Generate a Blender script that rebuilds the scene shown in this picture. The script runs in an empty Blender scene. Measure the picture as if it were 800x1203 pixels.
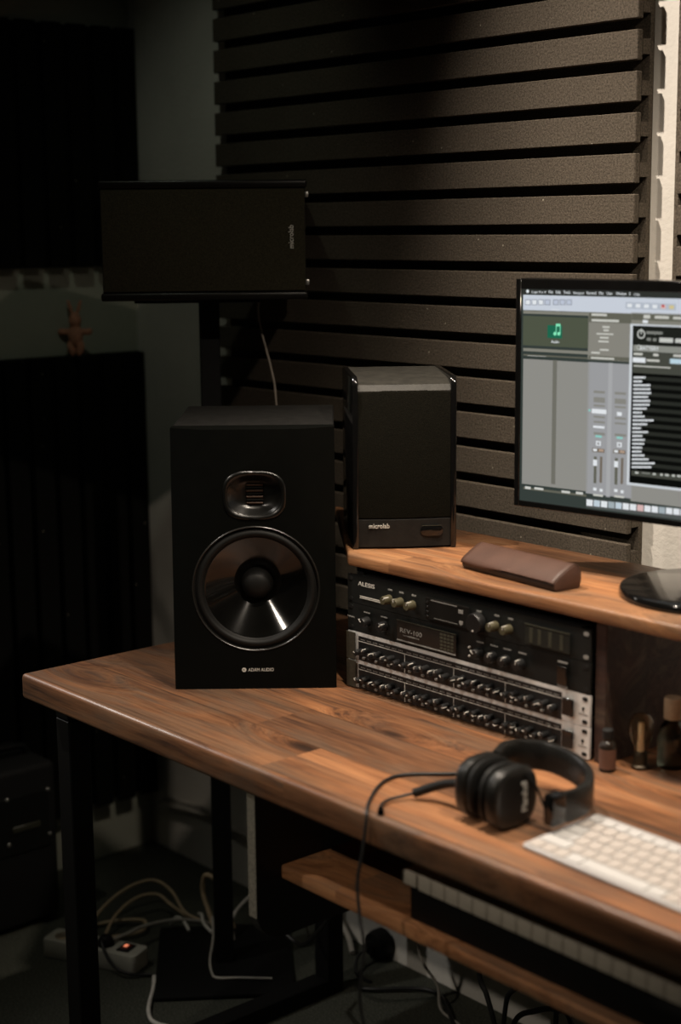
import bpy, bmesh, math, random
from mathutils import Vector, Matrix, Euler
random.seed(7)
SC = bpy.context.scene
COL = SC.collection
R = math.radians

def lin(c):
    return tuple(((v/255)/12.92 if v/255 <= .04045 else (((v/255)+.055)/1.055)**2.4) for v in c)

# ------------------------------------------------------------------ materials
def new_mat(name):
    m = bpy.data.materials.new(name); m.use_nodes = True
    nt = m.node_tree; nt.nodes.clear()
    out = nt.nodes.new('ShaderNodeOutputMaterial')
    b = nt.nodes.new('ShaderNodeBsdfPrincipled')
    nt.links.new(b.outputs[0], out.inputs[0])
    return m, nt, b

def coords(nt, scale=(1, 1, 1)):
    t = nt.nodes.new('ShaderNodeTexCoord'); mp = nt.nodes.new('ShaderNodeMapping')
    mp.inputs['Scale'].default_value = scale
    nt.links.new(t.outputs['Object'], mp.inputs[0])
    return mp.outputs[0]

def ramp(nt, fac, stops):
    r = nt.nodes.new('ShaderNodeValToRGB')
    while len(r.color_ramp.elements) < len(stops): r.color_ramp.elements.new(.5)
    for e, (p, c) in zip(r.color_ramp.elements, stops):
        e.position = p; e.color = (*c, 1) if len(c) == 3 else c
    nt.links.new(fac, r.inputs[0])
    return r.outputs[0]

def noise(nt, vec, scale, detail=4, rough=.55, dist=0):
    n = nt.nodes.new('ShaderNodeTexNoise')
    n.inputs['Scale'].default_value = scale; n.inputs['Detail'].default_value = detail
    n.inputs['Roughness'].default_value = rough; n.inputs['Distortion'].default_value = dist
    nt.links.new(vec, n.inputs['Vector'])
    return n.outputs['Fac']

def mixc(nt, fac, a, b, mode='MIX'):
    m = nt.nodes.new('ShaderNodeMix'); m.data_type = 'RGBA'; m.blend_type = mode
    if isinstance(fac, (int, float)): m.inputs[0].default_value = fac
    else: nt.links.new(fac, m.inputs[0])
    for k, v in ((6, a), (7, b)):
        if isinstance(v, tuple): m.inputs[k].default_value = (*v, 1)
        else: nt.links.new(v, m.inputs[k])
    return m.outputs[2]

def bump(nt, b, h, strength=.3, dist=.002):
    n = nt.nodes.new('ShaderNodeBump'); n.inputs['Strength'].default_value = strength
    n.inputs['Distance'].default_value = dist
    nt.links.new(h, n.inputs['Height']); nt.links.new(n.outputs[0], b.inputs['Normal'])

def plain(name, c, rough=.5, metal=0, spec=.5, var=.12, vscale=40, bstr=0, bscale=400, coat=0):
    """a colour with slight procedural mottling, and an optional fine grain"""
    m, nt, b = new_mat(name)
    v = coords(nt)
    f = noise(nt, v, vscale, 3)
    lo = tuple(x*(1-var) for x in c); hi = tuple(min(1, x*(1+var)) for x in c)
    nt.links.new(ramp(nt, f, [(.3, lo), (.7, hi)]), b.inputs['Base Color'])
    b.inputs['Roughness'].default_value = rough; b.inputs['Metallic'].default_value = metal
    b.inputs['Specular IOR Level'].default_value = spec
    if coat: b.inputs['Coat Weight'].default_value = coat; b.inputs['Coat Roughness'].default_value = .1
    if bstr: bump(nt, b, noise(nt, v, bscale, 2), bstr, .001)
    return m

def emit(name, c, s=1.0):
    m = bpy.data.materials.new(name); m.use_nodes = True
    nt = m.node_tree; nt.nodes.clear()
    o = nt.nodes.new('ShaderNodeOutputMaterial'); e = nt.nodes.new('ShaderNodeEmission')
    e.inputs[0].default_value = (*c, 1); e.inputs[1].default_value = s
    nt.links.new(e.outputs[0], o.inputs[0])
    return m

def wood(name, light, mid, dark, rough=.36, plank=.105, joint=.55, off=0.0):
    m, nt, b = new_mat(name)
    v0 = coords(nt)
    # every board of the glued top gets its own tone and its own grain offset
    sep = nt.nodes.new('ShaderNodeSeparateXYZ'); nt.links.new(v0, sep.inputs[0])
    def math_(op, a, c):
        n = nt.nodes.new('ShaderNodeMath'); n.operation = op
        for k, q in ((0, a), (1, c)):
            if isinstance(q, (int, float)): n.inputs[k].default_value = q
            else: nt.links.new(q, n.inputs[k])
        return n.outputs[0]
    py = math_('DIVIDE', math_('ADD', sep.outputs[1], 5.03+off), plank)
    idx = math_('FLOOR', py, 0)
    fr = math_('FRACT', py, 0)
    stag = math_('FRACT', math_('MULTIPLY', idx, .377), 0)
    px = math_('FLOOR', math_('ADD', math_('MULTIPLY', sep.outputs[0], 1.15), math_('MULTIPLY', stag, 3.1)), 0)
    wn = nt.nodes.new('ShaderNodeTexWhiteNoise'); wn.noise_dimensions = '2D'
    cmb = nt.nodes.new('ShaderNodeCombineXYZ'); nt.links.new(idx, cmb.inputs[0]); nt.links.new(px, cmb.inputs[1])
    nt.links.new(cmb.outputs[0], wn.inputs['Vector'])
    offv = nt.nodes.new('ShaderNodeVectorMath'); offv.operation = 'MULTIPLY_ADD'
    nt.links.new(wn.outputs['Color'], offv.inputs[0]); offv.inputs[1].default_value = (7, 7, 7)
    nt.links.new(v0, offv.inputs[2])
    # knots push the grain lines apart around them
    vo = nt.nodes.new('ShaderNodeTexVoronoi'); vo.inputs['Scale'].default_value = 2.6
    kmap = nt.nodes.new('ShaderNodeMapping'); kmap.inputs['Scale'].default_value = (1.0, 3.0, 3.0)
    nt.links.new(offv.outputs[0], kmap.inputs[0]); nt.links.new(kmap.outputs[0], vo.inputs['Vector'])
    bul = ramp(nt, vo.outputs['Distance'], [(0, (1, 1, 1)), (.16, (.55, .55, .55)), (.42, (0, 0, 0))])
    bend = nt.nodes.new('ShaderNodeVectorMath'); bend.operation = 'MULTIPLY_ADD'
    nt.links.new(bul, bend.inputs[0]); bend.inputs[1].default_value = (0, .085, .05)
    nt.links.new(offv.outputs[0], bend.inputs[2])
    def mapped(s):
        mp = nt.nodes.new('ShaderNodeMapping'); mp.inputs['Scale'].default_value = s
        nt.links.new(bend.outputs[0], mp.inputs[0]); return mp.outputs[0]
    grain = noise(nt, mapped((1.6, 26, 26)), 5, 6, .62, .5)
    fine = noise(nt, mapped((4, 130, 130)), 4, 3, .6)
    broad = noise(nt, mapped((1.1, 5, 5)), 2.2, 3, .5, .8)
    col = ramp(nt, grain, [(.34, dark), (.47, mid), (.64, light)])
    col = mixc(nt, .55, col, ramp(nt, broad, [(.38, dark), (.52, mid), (.64, light)]))
    tone = ramp(nt, wn.outputs['Value'], [(0, (.62, .62, .64)), (.5, (.95, .93, .9)), (1, (1.18, 1.1, 1.0))])
    col = mixc(nt, 1.0, col, tone, 'MULTIPLY')
    col = mixc(nt, .4, col, ramp(nt, fine, [(.35, (.45, .42, .4)), (.6, (1, 1, 1))]), 'MULTIPLY')
    # greyish old stain in drifts along the boards
    stn = noise(nt, mapped((.8, 4, 4)), 3.1, 4, .6, 1.2)
    col = mixc(nt, ramp(nt, stn, [(.47, (0, 0, 0)), (.60, (.85, .85, .85))]), col, mixc(nt, .5, tuple(x*.8 for x in (.17, .125, .088)), col))
    streak = noise(nt, mapped((1.0, 40, 40)), 3, 5, .7, .3)
    col = mixc(nt, .9, col, ramp(nt, streak, [(.30, (.42, .38, .36)), (.45, (.92, .90, .88)), (.7, (1.12, 1.1, 1.06))]), 'MULTIPLY')
    # knots
    kn = ramp(nt, vo.outputs['Distance'], [(.05, (1, 1, 1)), (.11, (0, 0, 0))])
    halo = ramp(nt, vo.outputs['Distance'], [(.05, (.60, .55, .52)), (.30, (1, 1, 1))])
    col = mixc(nt, 1.0, col, halo, 'MULTIPLY')
    col = mixc(nt, kn, col, tuple(x*.45 for x in dark))
    # glue joints
    j = ramp(nt, fr, [(0, (joint,)*3), (.022, (1, 1, 1)), (.978, (1, 1, 1)), (1, (joint,)*3)])
    col = mixc(nt, 1.0, col, j, 'MULTIPLY')
    nt.links.new(col, b.inputs['Base Color'])
    rr = ramp(nt, grain, [(.3, (rough+.12,)*3), (.7, (rough-.04,)*3)])
    nt.links.new(rr, b.inputs['Roughness'])
    bump(nt, b, fine, .25, .0008)
    return m

def foam_mat(name, c):
    m, nt, b = new_mat(name)
    v = coords(nt)
    n1 = noise(nt, v, 300, 3, .75); n2 = noise(nt, v, 6, 3)
    col = ramp(nt, n1, [(.34, tuple(x*.5 for x in c)), (.66, tuple(x*1.45 for x in c))])
    col = mixc(nt, .5, col, ramp(nt, n2, [(.3, (.75,)*3), (.7, (1.15,)*3)]), 'MULTIPLY')
    # pale specks of lint
    vo = nt.nodes.new('ShaderNodeTexVoronoi'); vo.inputs['Scale'].default_value = 38
    nt.links.new(v, vo.inputs['Vector'])
    sp = ramp(nt, vo.outputs['Distance'], [(.045, (1, 1, 1)), (.06, (0, 0, 0))])
    pick = ramp(nt, vo.outputs['Color'], [(.62, (0, 0, 0)), (.66, (1, 1, 1))])
    f = mixc(nt, 1.0, sp, pick, 'MULTIPLY')
    col = mixc(nt, f, col, (.42, .38, .3))
    nt.links.new(col, b.inputs['Base Color'])
    b.inputs['Roughness'].default_value = .95; b.inputs['Specular IOR Level'].default_value = .15
    bump(nt, b, n1, .6, .002)
    return m

def wall_mat(name, c):
    m, nt, b = new_mat(name)
    v = coords(nt)
    n1 = noise(nt, v, 5, 5, .6); n2 = noise(nt, coords(nt, (1, 1, 1)), 90, 4, .65)
    col = ramp(nt, n1, [(.3, tuple(x*.9 for x in c)), (.7, tuple(min(1, x*1.06) for x in c))])
    nt.links.new(col, b.inputs['Base Color'])
    b.inputs['Roughness'].default_value = .85; b.inputs['Specular IOR Level'].default_value = .2
    bump(nt, b, n2, .35, .003)
    return m

def carpet_mat(name):
    m, nt, b = new_mat(name)
    v = coords(nt)
    n1 = noise(nt, v, 260, 3, .8); n2 = noise(nt, v, 4, 3)
    col = ramp(nt, n1, [(.32, (.035, .038, .03)), (.55, (.10, .105, .085)), (.75, (.22, .22, .18))])
    col = mixc(nt, .5, col, ramp(nt, n2, [(.3, (.7,)*3), (.7, (1.2,)*3)]), 'MULTIPLY')
    nt.links.new(col, b.inputs['Base Color'])
    b.inputs['Roughness'].default_value = 1; b.inputs['Specular IOR Level'].default_value = .1
    bump(nt, b, n1, .9, .006)
    return m

def glass_mat(name, c, rough=.03):
    m, nt, b = new_mat(name)
    b.inputs['Base Color'].default_value = (*c, 1)
    b.inputs['Transmission Weight'].default_value = 1; b.inputs['Roughness'].default_value = rough
    b.inputs['IOR'].default_value = 1.45
    return m

M = {}
M['desk_wood'] = wood('desk wood', (.45, .225, .110), (.285, .128, .060), (.072, .036, .022))
M['shelf_wood'] = wood('shelf wood', (.52, .27, .13), (.36, .165, .075), (.12, .055, .028), plank=.13, joint=.75, off=.04)
M['red_wood'] = wood('shaded dark red wood', (.05, .018, .010), (.034, .012, .007), (.016, .006, .004), rough=.6)  # dark wood, its colour deepened further for the shade under the shelf
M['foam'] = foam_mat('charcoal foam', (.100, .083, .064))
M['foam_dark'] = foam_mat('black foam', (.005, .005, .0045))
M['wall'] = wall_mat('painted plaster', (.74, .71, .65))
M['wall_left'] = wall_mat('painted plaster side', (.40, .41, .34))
M['carpet'] = carpet_mat('grey carpet')
M['black'] = plain('matt black', (.010, .010, .0095), .62, spec=.3)
M['baffle'] = plain('soft black lacquer', (.0022, .0025, .0020), .55, spec=.07)
M['horn'] = plain('satin waveguide', (.004, .004, .0035), .28, spec=.6)
M['vinyl_lit'] = plain('lit black vinyl wrap', (.024, .0225, .018), .55, spec=.4, var=.3, vscale=60, bstr=.3, bscale=220)  # paler copy of the vinyl; brightness of the lit top put into its colour
M['vinyl'] = plain('black vinyl wrap', (.0085, .008, .007), .6, spec=.3, var=.35, vscale=60, bstr=.3, bscale=220)
M['cone'] = plain('polypropylene cone', (.0035, .0034, .003), .10, spec=.65, var=.1)
M['rubber'] = plain('rubber', (.006, .006, .0055), .55, spec=.25)
M['ring'] = plain('satin ring', (.012, .0115, .010), .28, spec=.6)
M['piano_body'] = plain('piano black', (.004, .004, .004), .6, spec=.2)
M['gloss'] = plain('gloss black', (.005, .005, .005), .12, spec=.5, coat=.3)
M['grille'] = plain('speaker cloth', (.0055, .005, .0032), .9, spec=.06, var=.5, vscale=500, bstr=.8, bscale=700)
M['grille_top'] = plain('olive speaker cloth', (.024, .021, .012), .9, spec=.2, var=.5, vscale=500, bstr=.8, bscale=700)  # olive-brown cloth, lighter than that of the small speaker
M['steel'] = plain('black powder coat', (.004, .004, .004), .6, spec=.2, bstr=.2)
M['white_print'] = plain('white print', (.62, .60, .55), .6, var=.02)
M['grey_print'] = plain('grey print', (.24, .235, .22), .6, var=.02)
M['silver'] = plain('brushed silver', (.66, .65, .63), .45, metal=.0, var=.06, vscale=200)
M['alu'] = plain('silver metal', (.60, .59, .57), .32, metal=.9, var=.05)
M['rack_black'] = plain('rack face black', (.008, .0088, .008), .55, spec=.3)
M['rack_body'] = plain('rack sheet metal', (.010, .010, .010), .6)
M['inset'] = plain('printed black panel', (.008, .008, .008), .5)
M['knob'] = plain('knob black', (.010, .010, .010), .35, spec=.5)
M['knob_cap'] = plain('knob cap olive', (.07, .062, .034), .45)
M['lcd'] = plain('dark display', (.012, .011, .010), .12, spec=.5)
M['meter'] = plain('smoked window', (.020, .021, .018), .3, spec=.4)
M['meter_bar'] = plain('meter strip', (.042, .042, .028), .5)
M['leather'] = plain('brown leather', (.085, .043, .030), .5, spec=.4, var=.12, vscale=30, bstr=.25, bscale=500)
M['leather_dark'] = plain('dark brown leather', (.028, .016, .012), .5, spec=.4, var=.12, vscale=30, bstr=.25, bscale=500)
M['hp_leather'] = plain('headphone leatherette', (.008, .0078, .0068), .38, spec=.5, var=.2, bstr=.3, bscale=300)
M['key_white'] = plain('white key', (.56, .55, .54), .45, var=.02)
M['key_back'] = plain('aluminium keyboard top', (.46, .45, .45), .4, var=.03)
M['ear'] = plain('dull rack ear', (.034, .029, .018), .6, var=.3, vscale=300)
M['cheek'] = plain('dark lacquered cheek', (.006, .0052, .0045), .3, spec=.3)
M['key_warm'] = plain('keycap', (.50, .455, .42), .5, var=.02)
M['ivory'] = plain('piano key', (.50, .45, .37), .4, var=.03)
M['strip_white'] = plain('grey white plastic', (.44, .43, .37), .5, var=.05)
M['cable_black'] = plain('black cable', (.010, .010, .010), .5)
M['cable_grey'] = plain('grey cable', (.36, .34, .30), .5)
M['cable_dim'] = plain('thin speaker lead', (.20, .17, .14), .6)
M['cable_beige'] = plain('beige cable', (.50, .38, .24), .5)
M['cable_white'] = plain('white cable', (.62, .60, .55), .5)
M['cork'] = plain('pale wooden stopper', (.38, .27, .17), .7, var=.15, vscale=120)
M['glass_amber'] = glass_mat('amber glass', (.97, .88, .72))
M['glass_dark'] = glass_mat('shaded grey green glass', (.22, .26, .22), .05)  # glass tint darkened to hold the shade of the bay
M['brass'] = plain('brass', (.045, .034, .020), .45, metal=.6)
M['mica'] = plain('pale glass stem', (.75, .66, .52), .35)
M['jar'] = plain('dark bottle', (.018, .013, .010), .2, spec=.5)
M['label'] = plain('brown paper label', (.13, .062, .040), .7)
M['plush'] = plain('pink plush', (.62, .29, .19), .95, spec=.1, var=.2, vscale=120, bstr=.6, bscale=300)
M['orange_foil'] = plain('tweeter foil', (.04, .022, .014), .38, metal=.5)
M['tolex'] = plain('black tolex', (.005, .005, .005), .7, bstr=.5, bscale=250)
M['led_red'] = emit('lit switch', (1.0, .28, .14), .9)
M['red_dark'] = plain('red rocker', (.16, .025, .015), .3)
M['mdf'] = plain('raw board edge', (.16, .145, .11), .85, var=.4, vscale=300)

# ------------------------------------------------------------------ mesh builder
class MB:
    def __init__(s): s.bm = bmesh.new()
    def _add(s, tb, mi, T=None):
        if T is not None: bmesh.ops.transform(tb, matrix=T, verts=tb.verts)
        mp = {v: s.bm.verts.new(v.co) for v in tb.verts}
        for f in tb.faces:
            try:
                nf = s.bm.faces.new([mp[v] for v in f.verts]); nf.material_index = mi
            except ValueError: pass
        tb.free(); return s
    def box(s, x0, x1, y0, y1, z0, z1, bev=0, seg=2, mi=0, T=None):
        tb = bmesh.new(); bmesh.ops.create_cube(tb, size=1)
        for v in tb.verts:
            v.co = Vector(((x0+x1)/2+v.co.x*(x1-x0), (y0+y1)/2+v.co.y*(y1-y0), (z0+z1)/2+v.co.z*(z1-z0)))
        if bev: bmesh.ops.bevel(tb, geom=tb.edges[:], offset=bev, segments=seg, profile=.5, affect='EDGES')
        return s._add(tb, mi, T)
    def prism(s, poly, z0, z1, mi=0, T=None, bev=0, seg=2):
        """polygon in XY extruded along Z"""
        tb = bmesh.new()
        a = [tb.verts.new((x, y, z0)) for x, y in poly]; b = [tb.verts.new((x, y, z1)) for x, y in poly]
        n = len(poly)
        tb.faces.new(a[::-1]); tb.faces.new(b)
        for i in range(n): tb.faces.new((a[i], a[(i+1) % n], b[(i+1) % n], b[i]))
        bmesh.ops.recalc_face_normals(tb, faces=tb.faces)
        if bev: bmesh.ops.bevel(tb, geom=[e for e in tb.edges if len(e.link_faces) == 2 and e.calc_face_angle(0) > .5], offset=bev, segments=seg, profile=.5, affect='EDGES')
        return s._add(tb, mi, T)
    def lathe(s, prof, n=40, mi=0, T=None, caps=True):
        """profile of (r, z) turned about Z"""
        tb = bmesh.new(); rings = []
        for r, z in prof:
            if r < 1e-6: rings.append([tb.verts.new((0, 0, z))])
            else: rings.append([tb.verts.new((r*math.cos(2*math.pi*i/n), r*math.sin(2*math.pi*i/n), z)) for i in range(n)])
        for a, b in zip(rings, rings[1:]):
            for i in range(n):
                j = (i+1) % n
                if len(a) == 1 and len(b) == 1: continue
                if len(a) == 1: tb.faces.new((a[0], b[j], b[i]))
                elif len(b) == 1: tb.faces.new((a[i], a[j], b[0]))
                else: tb.faces.new((a[i], a[j], b[j], b[i]))
        if caps:
            if len(rings[0]) > 1: tb.faces.new(rings[0][::-1])
            if len(rings[-1]) > 1: tb.faces.new(rings[-1])
            bmesh.ops.recalc_face_normals(tb, faces=tb.faces)
        return s._add(tb, mi, T)
    def loft(s, rings, mi=0, T=None, cap=True):
        tb = bmesh.new()
        rs = [[tb.verts.new(p) for p in r] for r in rings]; n = len(rs[0])
        for a, b in zip(rs, rs[1:]):
            for i in range(n): tb.faces.new((a[i], a[(i+1) % n], b[(i+1) % n], b[i]))
        if cap: tb.faces.new(rs[0][::-1]); tb.faces.new(rs[-1])
        bmesh.ops.recalc_face_normals(tb, faces=tb.faces)
        return s._add(tb, mi, T)
    def tube(s, pts, r, n=8, mi=0, T=None, sub=8):
        P = [Vector(p) for p in pts]; Q = []
        if sub > 1 and len(P) > 2:
            E = [2*P[0]-P[1]] + P + [2*P[-1]-P[-2]]
            for i in range(1, len(E)-2):
                for k in range(sub):
                    t = k/sub; a, b, c, d = E[i-1], E[i], E[i+1], E[i+2]
                    Q.append(.5*((2*b)+(c-a)*t+(2*a-5*b+4*c-d)*t*t+(3*b-a-3*c+d)*t**3))
            Q.append(P[-1])
        else: Q = P
        rings = []; up = Vector((0, 0, 1))
        for i, q in enumerate(Q):
            d = (Q[min(i+1, len(Q)-1)]-Q[max(i-1, 0)]).normalized()
            u = up - d*up.dot(d)
            if u.length < .05: u = Vector((1, 0, 0)) - d*d.x
            u.normalize(); w = d.cross(u); up = u
            rings.append([q+(u*math.cos(2*math.pi*k/n)+w*math.sin(2*math.pi*k/n))*r for k in range(n)])
        return s.loft(rings, mi, T)
    def ball(s, c, r, mi=0, rot=None, n=16):
        tb = bmesh.new(); bmesh.ops.create_uvsphere(tb, u_segments=n, v_segments=n//2+2, radius=1)
        S = Matrix.Diagonal((*r, 1)) if not isinstance(r, (int, float)) else Matrix.Scale(r, 4)
        T = Matrix.Translation(c) @ (rot.to_matrix().to_4x4() if rot else Matrix.Identity(4)) @ S
        return s._add(tb, mi, T)
    def quad(s, x0, x1, z0, z1, y, mi=0):
        vs = [s.bm.verts.new(p) for p in ((x0, y, z0), (x1, y, z0), (x1, y, z1), (x0, y, z1))]
        f = s.bm.faces.new(vs); f.material_index = mi; return s
    def mesh(s, name, mats, smooth=35):
        me = bpy.data.meshes.new(name); s.bm.to_mesh(me); s.bm.free()
        for m in (mats if isinstance(mats, (list, tuple)) else [mats]): me.materials.append(m)
        if smooth:
            me.shade_smooth(); me.set_sharp_from_angle(angle=R(smooth))
        return me
    def build(s, name, mats, parent=None, smooth=35, loc=None):
        return link(name, s.mesh(name, mats, smooth), parent, loc)

def link(name, me, parent=None, loc=None):
    o = bpy.data.objects.new(name, me); COL.objects.link(o)
    if parent is not None: o.parent = parent
    if loc is not None: o.location = loc
    return o

def copy_part(o, parent, loc):
    c = o.copy(); COL.objects.link(c); c.parent = parent; c.location = loc
    return c

def tag(o, label, cat, group=None, kind=None):
    if label: o['label'] = label
    if cat: o['category'] = cat
    if group: o['group'] = group
    if kind: o['kind'] = kind
    return o

def thing(name, label, cat, loc, rot=0, group=None):
    o = bpy.data.objects.new(name, None); COL.objects.link(o)
    o.empty_display_size = .05
    o.location = loc; o.rotation_euler = (0, 0, rot)
    return tag(o, label, cat, group)

def struct(o): o['kind'] = 'structure'; return o

RX = Matrix.Rotation(R(90), 4, 'X')       # local Z -> -Y : things that face the front
def at(x, y, z): return Matrix.Translation((x, y, z))

def cut(o, cutters, op='DIFFERENCE'):
    """apply boolean cuts and bake the result into the part's own mesh"""
    tmp = []
    for mb in cutters:
        c = mb.build('cutter', [M['black']], None, 0); tmp.append(c)
        md = o.modifiers.new('b', 'BOOLEAN'); md.object = c; md.operation = op; md.solver = 'EXACT'
    par = o.parent; o.parent = None
    mw = o.matrix_basis.copy(); o.matrix_basis = Matrix.Identity(4)
    bpy.context.view_layer.update()
    dg = bpy.context.evaluated_depsgraph_get()
    me = bpy.data.meshes.new_from_object(o.evaluated_get(dg))
    o.modifiers.clear(); me.shade_smooth(); me.set_sharp_from_angle(angle=R(30))
    o.data = me; o.parent = par; o.matrix_basis = mw
    for c in tmp: bpy.data.objects.remove(c)

_tc = {}
def text_mesh(s, mat, ext=.0):
    cu = bpy.data.curves.new('lettering', 'FONT'); cu.body = s; cu.size = 1; cu.extrude = ext
    cu.resolution_u = 3
    o = bpy.data.objects.new('lettering', cu); COL.objects.link(o)
    bpy.context.view_layer.update()
    dg = bpy.context.evaluated_depsgraph_get()
    me = bpy.data.meshes.new_from_object(o.evaluated_get(dg))
    bpy.data.objects.remove(o)
    me.materials.clear(); me.materials.append(mat)
    return me

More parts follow.
